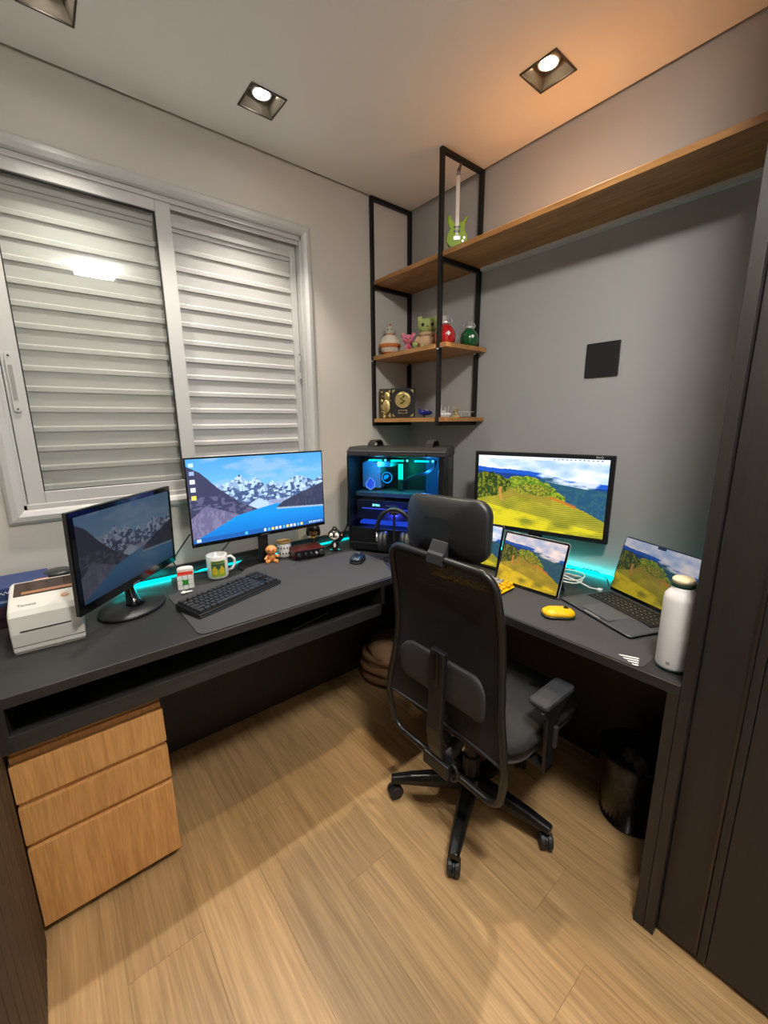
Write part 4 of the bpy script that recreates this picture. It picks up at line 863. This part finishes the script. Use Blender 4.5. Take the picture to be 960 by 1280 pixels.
def figure(name, label, loc, rz, cat, parts, group=None):
    t = thing(name, label, cat, loc, rz, group)
    for (nm, m, fn) in parts: b = MB(); fn(b); b.build(nm, m, t, smooth=True)
    return t
def figs():
    org = mat('orange_vinyl', 'd78f52', .5); dk = mat('black_vinyl', '141416', .35); pale = mat('pale_vinyl', 'e6dccb', .5); pink = mat('pink_vinyl', 'd97a90', .5)
    grn = mat('green_plush', 'a3b06c', .95, bump=.6, bscale=500); bei = mat('beige_knit', 'c9a988', .95, bump=.6, bscale=400); brn = mat('brown_vinyl', '4a2a18', .5); rose = mat('rose_print', 'c8324a', .5)
    figure('toy_figure', 'small orange seated toy figure with a smile beside the monitor foot', (-.985, -.155, ZT + .0105 if 0 else ZT + .0122), R(-25), 'toy', [
        ('head', org, lambda b: b.ell((0, 0, .056), (.026, .023, .022), 20, 12)), ('torso', org, lambda b: b.ell((0, 0, .022), (.019, .016, .022))),
        ('arm', org, lambda b: b.tube([(.015, -.005, .032), (.027, -.016, .030)], .0065, 8).ell((.028, -.017, .031), .0075)), ('arm', org, lambda b: b.tube([(-.015, -.005, .032), (-.024, -.016, .022)], .0065, 8).ell((-.025, -.017, .021), .0075)),
        ('leg', org, lambda b: b.tube([(.010, -.006, .009), (.022, -.026, .008)], .008, 8).ell((.023, -.029, .010), (.007, .006, .010))), ('leg', org, lambda b: b.tube([(-.010, -.006, .009), (-.018, -.028, .008)], .008, 8).ell((-.019, -.030, .010), (.007, .006, .010))),
        ('eye', brn, lambda b: b.ell((.010, -.021, .060), .0032)), ('eye', brn, lambda b: b.ell((-.010, -.021, .060), .0032)), ('mouth', brn, lambda b: b.tube([(-.010, -.0215, .050), (0, -.0235, .046), (.010, -.0215, .050)], .0012, 6))])
    figure('toy_figure', 'black haired toy figure with white face on a clear stand', (-.655, -.168, ZT), R(-40), 'toy', [
        ('stand', M_CLEAR, lambda b: b.lathe([(.026, 0), (.026, .004), (.001, .005)], (0, 0, 0), 24)), ('body', dk, lambda b: b.lathe([(.013, .005), (.016, .012), (.011, .045), (.007, .056)], (0, 0, 0), 16)), ('shirt_front', pale, lambda b: b.ell((.0, -.010, .028), (.007, .005, .016))),
        ('head', dk, lambda b: b.ell((0, 0, .082), (.034, .030, .029), 22, 14)), ('face', pale, lambda b: b.ell((-.011, -.018, .082), (.014, .013, .017)).ell((.011, -.018, .082), (.014, .013, .017)).ell((0, -.018, .070), (.013, .012, .010))),
        ('eye', dk, lambda b: b.ell((.011, -.0305, .083), .0045)), ('eye', dk, lambda b: b.ell((-.011, -.0305, .083), .0045)), ('hair_bun', dk, lambda b: b.ell((0, .002, .112), (.014, .014, .008)).ell((0, .002, .120), (.009, .009, .006))), ('arm', dk, lambda b: b.tube([(.012, 0, .048), (.020, -.004, .025)], .005, 8)), ('arm', dk, lambda b: b.tube([(-.012, 0, .048), (-.020, -.004, .025)], .005, 8)), ('ear', org, lambda b: b.ell((.034, 0, .080), .005)), ('ear', org, lambda b: b.ell((-.034, 0, .080), .005))])
    figure('toy_figure', 'dark haired toy figure with brown face behind the red box', (-.715, -.062, ZT), R(-30), 'toy', [
        ('body', dk, lambda b: b.lathe([(.016, 0), (.018, .01), (.010, .05), (.006, .06)], (0, 0, 0), 14)), ('head', mat('tan_vinyl', '8a5a34', .5), lambda b: b.ell((0, 0, .088), (.028, .026, .026))), ('hair', dk, lambda b: b.ell((0, .004, .100), (.035, .032, .026)).ell((-.026, 0, .085), (.011, .016, .02)).ell((.026, 0, .085), (.011, .016, .02))),
        ('glasses', M_GOLD, lambda b: b.tube([(-.010 + .009 * math.cos(a), -.027, .088 + .007 * math.sin(a)) for a in np.linspace(0, 6.28, 13)], .0012, 6).tube([(.010 + .009 * math.cos(a), -.027, .088 + .007 * math.sin(a)) for a in np.linspace(0, 6.28, 13)], .0012, 6)), ('scarf', mat('yellow_plastic', 'e8b400'), lambda b: b.lathe([(.010, .056), (.014, .060), (.010, .065)], (0, 0, 0), 14))])
    z2 = 1.7202
    cream = mat('cream_vinyl', 'ded3c0', .45); orn = mat('orange_paint', 'c8702e', .5); gry = mat('grey_dome', 'b5ae9e', .4)
    figure('toy_figure', 'round cream and orange roly-poly toy on the middle shelf', (-.205, -.072, z2), R(-45), 'toy', [
        ('body', cream, lambda b: b.ell((0, 0, .056), (.056, .056, .056), 28, 16)), ('band', orn, lambda b: b.lathe([(.0545, .040), (.0568, .046), (.0572, .052), (.0572, .058), (.0545, .060)], (0, 0, 0), 28)), ('band', orn, lambda b: b.lathe([(.034, .010), (.040, .0155), (.042, .0185), (.036, .016)], (0, 0, 0), 28)), ('head', gry, lambda b: b.ell((0, 0, .124), (.030, .030, .030), 20, 12)), ('collar', orn, lambda b: b.lathe([(.024, .106), (.028, .109), (.024, .112)], (0, 0, 0), 20)),
        ('eye', dk, lambda b: b.ell((-.010, -.026, .130), .004)), ('eye', dk, lambda b: b.ell((.010, -.026, .130), .004)), ('knob', orn, lambda b: b.ell((0, 0, .156), .006))])
    figure('toy_figure', 'small pink toy animal between the cream toy and the green plush', (-.225, -.235, z2), R(-45), 'toy', [
        ('body', pink, lambda b: b.ell((0, 0, .020), (.017, .015, .021))), ('head', pink, lambda b: b.ell((0, 0, .060), (.028, .025, .023), 20, 12)), ('ear', pink, lambda b: b.ell((-.026, 0, .080), (.010, .006, .012))), ('ear', pink, lambda b: b.ell((.026, 0, .080), (.010, .006, .012))), ('eye', dk, lambda b: b.ell((-.010, -.023, .062), .0035)), ('eye', dk, lambda b: b.ell((.010, -.023, .062), .0035)), ('snout', rose, lambda b: b.ell((0, -.024, .054), (.005, .004, .004))), ('bib', rose, lambda b: b.ell((.003, -.012, .022), (.008, .005, .010))), ('leg', pink, lambda b: b.ell((-.009, -.008, .007), (.008, .010, .007))), ('leg', pink, lambda b: b.ell((.009, -.008, .007), (.008, .010, .007)))])
    figure('plush_toy', 'green plush toy in a beige knitted coat on the middle shelf', (-.185, -.330, z2), R(-45), 'plush toy', [
        ('coat', bei, lambda b: b.ell((0, 0, .038), (.050, .040, .040), 22, 14)), ('collar', bei, lambda b: b.lathe([(.026, .062), (.042, .066), (.044, .076), (.030, .082)], (0, 0, 0), 22)), ('head', grn, lambda b: b.ell((0, -.004, .110), (.050, .042, .038), 24, 14)), ('ear', grn, lambda b: b.ell((-.036, .004, .143), (.015, .009, .015))), ('ear', grn, lambda b: b.ell((.036, .004, .143), (.015, .009, .015))), ('eye', dk, lambda b: b.ell((-.022, -.040, .110), .008)), ('eye', dk, lambda b: b.ell((.022, -.040, .110), .008)), ('nose', mat('dark_green_stitch', '5d6a38', .8), lambda b: b.ell((0, -.045, .102), (.005, .003, .003))),
        ('arm', bei, lambda b: b.tube([(-.040, -.010, .055), (-.056, -.022, .030)], .014, 10)), ('arm', bei, lambda b: b.tube([(.040, -.010, .055), (.054, -.022, .030)], .014, 10)), ('hand', grn, lambda b: b.ell((-.060, -.026, .024), (.013, .011, .014))), ('hand', grn, lambda b: b.ell((.058, -.026, .024), (.013, .011, .014))), ('foot', grn, lambda b: b.ell((-.02, -.03, .012), (.015, .018, .012))), ('foot', grn, lambda b: b.ell((.02, -.03, .012), (.015, .018, .012)))])
    for nm, c, loc, s in (('red', 'c01f24', (-.19, -.452, z2), 1.0), ('green', '10552c', (-.072, -.497, z2), .88)):
        liq = mat(nm + '_liquid', c, .08, coat=.8)
        t = thing('round_bottle', 'round %s bottle with a chrome cap on the middle shelf' % nm, 'bottle', loc, R(-30))
        MB().lathe([(q * s, z * s) for q, z in [(.020, 0), (.034, .003), (.046, .022), (.049, .045), (.044, .068), (.030, .086), (.0185, .094)]], (0, 0, 0), 28).build('body', liq, t, smooth=True)
        MB().lathe([(q * s, z * s) for q, z in [(.0195, .094), (.024, .098), (.024, .106), (.018, .110), (.018, .128), (.012, .134), (.001, .135)]], (0, 0, 0), 24).build('cap', M_CHROME, t, smooth=True)
        for k in (-1, 1): MB().tube([(k * .024 * s, 0, .100 * s), (k * .032 * s, 0, .112 * s), (k * .022 * s, 0, .126 * s)], .003, 6).build('cap_lug', M_CHROME, t, smooth=True)
        MB().prism([(-.012 * s, .050 * s), (.002 * s, .040 * s), (.010 * s, .052 * s), (.0, .060 * s)], 'Y', -.050 * s, -.0485 * s).build('label_mark', M_PAPER, t)
    # guitar on the long shelf
    t = thing('miniature_guitar', 'miniature green electric guitar standing on the long shelf', 'guitar ornament', (-.235, -.548, 2.0922), R(-45))
    gb = mat('green_burst_lacquer', '7ea01c', .18, coat=.6, var=.35, vscale=20)
    out = [(0, .006), (.030, .010), (.045, .030), (.040, .058), (.030, .074), (.034, .098), (.046, .122), (.040, .124), (.024, .104), (.012, .100), (-.012, .100), (-.022, .108), (-.030, .130), (-.040, .126), (-.038, .100), (-.030, .076), (-.040, .056), (-.045, .030), (-.030, .010)]
    MB().prism(out[::-1], 'Y', -.008, .008).build('body', gb, t, bevel=.003)
    MB().box(-.008, .008, -.010, -.002, .092, .270).build('neck', mat('maple_neck', 'd8c8a8', .4), t, bevel=.002); MB().box(-.0075, .0075, -.0115, -.010, .085, .270).build('fingerboard', mat('pale_fingerboard', 'b9b2a6', .4), t)
    MB().prism([(-.009, .270), (.008, .270), (.010, .290), (.016, .318), (.008, .316), (-.006, .292)], 'Y', -.008, -.001).build('headstock', mat('headstock_brown', '3c2620', .4), t, bevel=.001)
    for z in (.062, .078): MB().box(-.013, .013, -.0105, -.008, z, z + .008).build('pickup', M_PLASTIC, t)
    MB().box(-.013, .013, -.012, -.008, .034, .046).build('bridge', M_CHROME, t)
    for x, z in ((.030, .040), (.024, .028)): MB().lathe([(.004, 0), (.004, .005)], (x, -.008, z), 10, Matrix.Rotation(R(90), 3, 'X')).build('knob', M_CHROME, t)
    for k in range(6): MB().box(-.006 + .0022 * k, -.0056 + .0022 * k, -.0122, -.0118, .040, .285).build('string', M_SILVER, t)
    MB().box(-.03, .03, -.016, .03, 0, .006).build('stand_foot', M_PLASTIC, t); MB().tube([(0, .026, .004), (0, .016, .10)], .0025, 6).build('stand_prop', M_PLASTIC, t)
    # lower shelf
    z3 = 1.3962
    t = thing('framed_medal', 'black picture frame holding a gold medal on the lowest shelf', 'frame', (-.165, -.128, z3), R(-48))
    MB().box(-.066, .066, -.004, .012, 0, .160).build('frame', M_PLASTIC, t, bevel=.003); MB().box(-.057, .057, -.0052, -.004, .010, .150).build('mount', mat('black_mount', '0f0f10', .7), t)
    Rx = Matrix.Rotation(R(90), 3, 'X'); me = MB().lathe([(.038, 0), (.038, .003), (.034, .0045), (.001, .0045)], (0, -.0052, .098), 28, Rx).build('medal', M_GOLD, t)
    MB().tube([(.041 * math.cos(a), -.0062, .098 + .041 * math.sin(a)) for a in np.linspace(0, 2 * math.pi, 25)[:-1]], .0025, 6, True).build('medal_rim', M_GOLD, me, smooth=True)
    MB().tube([(-.010, -.0105, .078), (.012, -.0105, .090), (-.012, -.0105, .104), (.010, -.0105, .118)], .005, 8).build('medal_relief', mat('dark_gold_relief', '6a5a22', .4, .8), me, smooth=True)
    q = MB().box(-.024, .024, -.0058, -.0052, .026, .044).build('name_plate', M_GOLD, t); MB().box(-.021, .021, -.0062, -.0058, .0285, .0415).build('plate_field', M_PLASTIC, q)
    for sx in (-1, 1):
        for sz in (0, 1): MB().prism([(sx * .057, .150 if sz else .010), (sx * .040, .150 if sz else .010), (sx * .057, .133 if sz else .027)], 'Y', -.0058, -.0052).build('corner_mount', M_GOLD, t)
    t = thing('gold_card', 'gold patterned upright card beside the framed medal', 'card', (-.222, -.052, z3), R(-48))
    MB().box(-.034, .034, -.003, .006, 0, .158).build('board', mat('dark_gold_board', '3f3416', .5, .3, var=.6, vscale=50), t, bevel=.001)
    rr = random.Random(4)
    for k in range(34):
        r = rr.uniform(.003, .0075); MB().lathe([(r, 0), (r, .001), (r * .6, .002), (.0005, .002)], (rr.uniform(-.027, .027), -.003, rr.uniform(.008, .150)), 10, Rx).build('gold_disc', M_GOLD, t)
    MB().ell((.008, -.006, .118), (.017, .005, .022)).build('gold_relief', M_GOLD, t, smooth=True); MB().ell((.004, -.006, .066), (.022, .005, .034)).build('gold_relief', M_GOLD, t, smooth=True)
    blu = mat('blue_metal_toy', '1f2f8a', .25, .5)
    t = thing('toy_plane', 'small dark blue metal toy plane on the lowest shelf', 'toy', (-.160, -.298, z3), R(-50))
    MB().ell((0, 0, .026), (.036, .012, .013), 18, 10).build('hull', blu, t, smooth=True); MB().prism([(-.02, .0), (.012, .0), (-.008, .04), (-.022, .038)], 'Z', .018, .022).build('wing', blu, t, bevel=.001); MB().prism([(-.02, 0), (.012, 0), (-.008, -.04), (-.022, -.038)], 'Z', .018, .022).build('wing', blu, t, bevel=.001)
    MB().prism([(-.036, .030), (-.022, .032), (-.034, .048), (-.040, .048)], 'Y', -.002, .002).build('tail', blu, t); MB().tube([(.03, 0, .026), (.058, 0, .024)], .0022, 6).build('nose_spike', M_SILVER, t); MB().ell((.008, 0, .037), (.010, .007, .005)).build('canopy', M_SILVER, t, smooth=True)
    for y in (-.012, .012): MB().tube([(-.005, y, .018), (-.005, y, .004)], .003, 6).ell((-.005, y, .005), .005).build('wheel_leg', M_PLASTIC, t)
    t = thing('toy_ship', 'silver metal model ship with masts on the lowest shelf', 'toy', (-.150, -.415, z3), R(-50))
    MB().prism([(-.034, .012), (-.026, .002), (.026, .002), (.038, .016), (.030, .022), (-.034, .022)], 'Y', -.011, .011).build('hull', M_SILVER, t, bevel=.003); MB().box(-.022, .012, -.008, .008, .022, .034).build('cabin', M_SILVER, t, bevel=.002)
    for x, h in ((-.014, .062), (.004, .050), (.020, .056)): MB().tube([(x, 0, .020), (x + .004, 0, h)], .0018, 6).build('mast', M_CHROME, t)
    for k in range(4): MB().ell((-.02 + .014 * k, -.012, .014), .005, 8, 6).build('porthole', M_CHROME, t, smooth=True)
    t = thing('gold_ornament', 'small gold antlered ornament on the lowest shelf', 'ornament', (-.120, -.470, z3), R(-50))
    MB().box(-.016, .016, -.010, .010, 0, .008).build('base', M_GOLD, t, bevel=.001); MB().tube([(0, 0, .008), (0, 0, .026)], [.010, .006], 8).build('body', M_GOLD, t, smooth=True); MB().ell((0, -.003, .030), (.008, .009, .007)).build('head', M_GOLD, t, smooth=True)
    for s_ in (-1, 1): MB().tube([(s_ * .003, 0, .034), (s_ * .011, 0, .042), (s_ * .012, 0, .056)], [.003, .0025, .001], 6).tube([(s_ * .010, 0, .042), (s_ * .017, 0, .048)], [.002, .001], 6).build('antler', M_GOLD, t, smooth=True)
    t = thing('toy_sword', 'thin silver miniature sword on a rest on the lowest shelf', 'ornament', (-.075, -.492, z3), R(-55))
    MB().tube([(-.045, 0, .026), (.040, 0, .026)], [.0025, .0015], 6).build('blade', M_SILVER, t, smooth=True); MB().box(-.046, -.043, -.004, .004, .018, .034).build('guard', M_SILVER, t); MB().tube([(-.062, 0, .026), (-.045, 0, .026)], .003, 6).build('grip', M_DARKGREY, t)
    for x in (-.02, .02): MB().tube([(x, 0, 0), (x, 0, .024)], .0015, 6).build('rest_post', M_SILVER, t)
    MB().box(-.03, .03, -.006, .006, 0, .003).build('rest_base', M_PLASTIC, t)
figs()

# ================================================================== RIGHT DESK: bottle, yellow keyboard, cables
def right_desk():
    t = thing('water_bottle', 'tall white insulated water bottle beside the wardrobe panel', 'bottle', (-.540, -1.5885, ZT)); wh = mat('white_powder_coat', (.80, .77, .76), .5)
    MB().lathe([(.030, 0), (.0355, .003), (.0362, .008)], (0, 0, 0), 36).build('base_ring', mat('dark_green_rubber', '0f3a2e', .6), t, smooth=True)
    MB().lathe([(.0362, .008), (.037, .011), (.037, .188), (.0355, .198), (.0275, .210), (.0245, .215), (.0245, .222)], (0, 0, 0), 40).build('body', wh, t, smooth=True)
    MB().lathe([(.0250, .222), (.0258, .224), (.0258, .230), (.0250, .2315)], (0, 0, 0), 36).build('lid_ring', mat('dark_green_rubber', '0f3a2e'), t, smooth=True)
    MB().lathe([(.0250, .2315), (.0245, .240), (.022, .243), (.001, .2435)], (0, 0, 0), 36).build('lid', mat('cream_lid', 'ddd3b0', .5), t, smooth=True)
    MB().tube([(.024, -.012, .226), (.034, -.018, .224), (.037, -.018, .212), (.030, -.014, .204)], .003, 8).build('carry_loop', M_SILVER, t, smooth=True)
    MB().box(-.0375, -.0368, -.004, .004, .02, .028).build('faint_mark', mat('faint_grey_print', '9a9690', .6), t)
    yl = mat('yellow_plastic', 'e8b400')
    t = thing('keyboard', 'yellow keyboard with grey round keys behind the office chair', 'keyboard', (-.475, -.880, ZT + .0028), R(-87))
    MB().pill(.160, .066, .018, lambda a, b, q: (a, b, .009 + q), .016, n=5).build('case', yl, t, smooth=False); MB().pill(.158, .064, .018, lambda a, b, q: (a, b, .003 + q), .006, n=5).build('underside', mat('dark_olive_underside', '2c2f14'), t)
    K = MB(); G = MB()
    for r in range(5):
        for k in range(15):
            x = -.145 + k * .0207 + (.004 * (r % 2)); y = -.050 + r * .025
            (K if (k in (0, 1, 13, 14) or r == 0) else G).lathe([(.0092, .016), (.0095, .021), (.008, .024), (.001, .0235)], (x, y, 0), 12)
    K.build('yellow_keys', mat('yellow_keycaps', 'd9a800', .4), t, kind='stuff'); G.build('grey_keys', mat('grey_keycaps', '8f9296', .5), t, kind='stuff')
    t = thing('cable', 'coiled white charging cable between the tablet and the laptop', 'cable', (-.185, -1.135, ZT))
    wc = mat('white_cable', (.75, .75, .73), .5); pts = []
    for k in range(72):
        a = k * .30; r = .055 + .012 * math.sin(k * .23); pts.append((-.175 + r * .85 * math.cos(a) + .010 * math.sin(k * .11), -1.128 + r * .8 * math.sin(a), ZT + .0042 + .0008 * k * .45 + .004 * math.sin(a * 1.5) ** 2))
    pts += [(-.20, -1.185, ZT + .02), (-.195, -1.22, ZT + .008), (-.18, -1.245, ZT + .006)]
    MB(t).tube(pts, .0028, 6).build('coil', wc, t, smooth=True); MB(t).box(-.19, -.17, -1.256, -1.240, ZT + .002, ZT + .010).build('plug', wc, t, bevel=.002)
    t = thing('cable', 'thin black cable running along the grey wall to the laptop', 'cable', (-.05, -1.1, ZT))
    MB(t).tube([(-.055, -1.03, ZT + .003), (-.05, -1.09, ZT + .012), (-.05, -1.125, ZT + .024), (-.06, -1.18, ZT + .030), (-.09, -1.235, ZT + .022), (-.135, -1.262, ZT + .012)], .0025, 6).build('cable_run', M_PLASTIC, t, smooth=True)
    t = thing('led_strip', 'teal glowing light strip along the foot of the grey wall', 'light strip', (-.02, -.95, ZT))
    MB(t).box(-.024, -.012, YR + .03, -.66, ZT + .0003, ZT + .010).build('glowing_tape', M_TEALS, t)
    t = thing('led_strip', 'teal glowing light strip lying along the window wall', 'light strip', (-.95, -.03, ZT))
    MB(t).box(-1.66, -.10, -.036, -.026, ZT + .0003, ZT + .006).build('glowing_tape', M_TEAL, t)
    t = thing('led_strip', 'bright teal light strip end behind the small angled monitor', 'light strip', (-1.45, -.06, ZT))
    MB(t).box(-1.60, -1.385, -.058, -.045, ZT + .0003, ZT + .008).build('glowing_tape', M_TEALS, t)
    t = thing('cable', 'black cable hanging from the wide monitor behind the puzzle cube', 'cable', (-1.33, -.07, ZT))
    MB(t).tube([(-1.26, -.095, .96), (-1.30, -.07, .925), (-1.345, -.062, .865), (-1.372, -.065, .83), (-1.358, -.075, .79), (-1.32, -.085, .765), (-1.24, -.09, .757), (-1.15, -.075, .756)], .003, 6).build('cable_run', M_PLASTIC, t, smooth=True)
    t = thing('cable', 'short black cable hanging down behind the mug', 'cable', (-1.15, -.06, ZT))
    MB(t).tube([(-1.09, -.098, .93), (-1.125, -.06, .875), (-1.17, -.05, .825), (-1.22, -.05, .775), (-1.30, -.048, .757)], .0026, 6).build('cable_run', M_PLASTIC, t, smooth=True)
right_desk()

# ================================================================== UNDER THE DESK
def under():
    t = thing('rolled_blanket', 'rolled tan fleece blanket lying under the desk corner', 'blanket', (-.375, -.285, 0)); fl_ = mat('tan_fleece', '8a6a4c', .95, bump=.5, bscale=260, var=.2, vscale=14)
    b = MB(); rng = random.Random(3)
    vs = []; n, m = 36, 20
    def rad(a, v): return 1 + .05 * math.sin(3 * a + 2 * v) + .03 * math.sin(7 * a - 5 * v)
    for i in range(m + 1):
        v = math.pi * i / m
        for k in range(n):
            a = 2 * math.pi * k / n; q = rad(a, v) * max(.001, math.sin(v)) ** .6
            z = .115 - .115 * math.copysign(abs(math.cos(v)) ** .75, math.cos(v)); fold = .012 * math.sin(z * 75 + 1.5 * math.sin(a * 2))
            vs.append(((.150 + fold) * q * math.cos(a), (.160 + fold) * q * math.sin(a), z * (1 + .05 * math.sin(a * 2)) if z > .02 else z))
    fs = [(i * n + k, i * n + (k + 1) % n, (i + 1) * n + (k + 1) % n, (i + 1) * n + k) for i in range(m) for k in range(n)]
    b.add(vs, fs).build('roll', fl_, t, smooth=True)
    for z, r, tw in ((.055, .150, 0), (.105, .156, .6), (.155, .148, 1.2)):
        pts = [((r + .008 * math.sin(3 * a + tw)) * math.cos(a), (r * 1.06) * math.sin(a), z + .022 * math.sin(a + 2.2 + tw * .5)) for a in np.linspace(0, 2 * math.pi, 37)[:-1]]
        MB().tube(pts, .022, 8, True).build('fold', fl_, t, smooth=True)
    t = thing('waste_bin', 'dark translucent round waste bin with rubbish under the desk', 'bin', (-.285, -1.468, 0))
    MB().lathe([(.085, 0), (.092, .004), (.112, .255), (.116, .262), (.112, .264), (.108, .255), (.088, .008), (.001, .007)], (0, 0, 0), 36).build('bucket', glassy('smoky_bin_plastic', (.42, .43, .44), ior=1.5, rough=.12), t, smooth=True)
    MB().lathe([(.0925, .002), (.0945, .006), (.0935, .012), (.091, .010)], (0, 0, 0), 36).build('bottom_rim', M_PLASTICG, t, smooth=True)
    rng = random.Random(9); cols = ['8d8a84', '6f6a60', 'a7a39a', '7a4030', '49525c', '9a8f78', '3d3f42']
    for k in range(16):
        a = rng.uniform(0, 6.28); r = rng.uniform(0, .050); z = .03 + .014 * k; s = rng.uniform(.020, .032)
        bb = MB(); bb.ell((r * math.cos(a), r * math.sin(a), z), (s, s * rng.uniform(.6, 1), s * rng.uniform(.5, .9)), 8, 6)
        bb.v = [tuple(c + rng.uniform(-.005, .005) for c in p) for p in bb.v]; bb.build('rubbish', mat('rubbish_' + cols[k % 7], cols[k % 7], .8), t)
under()
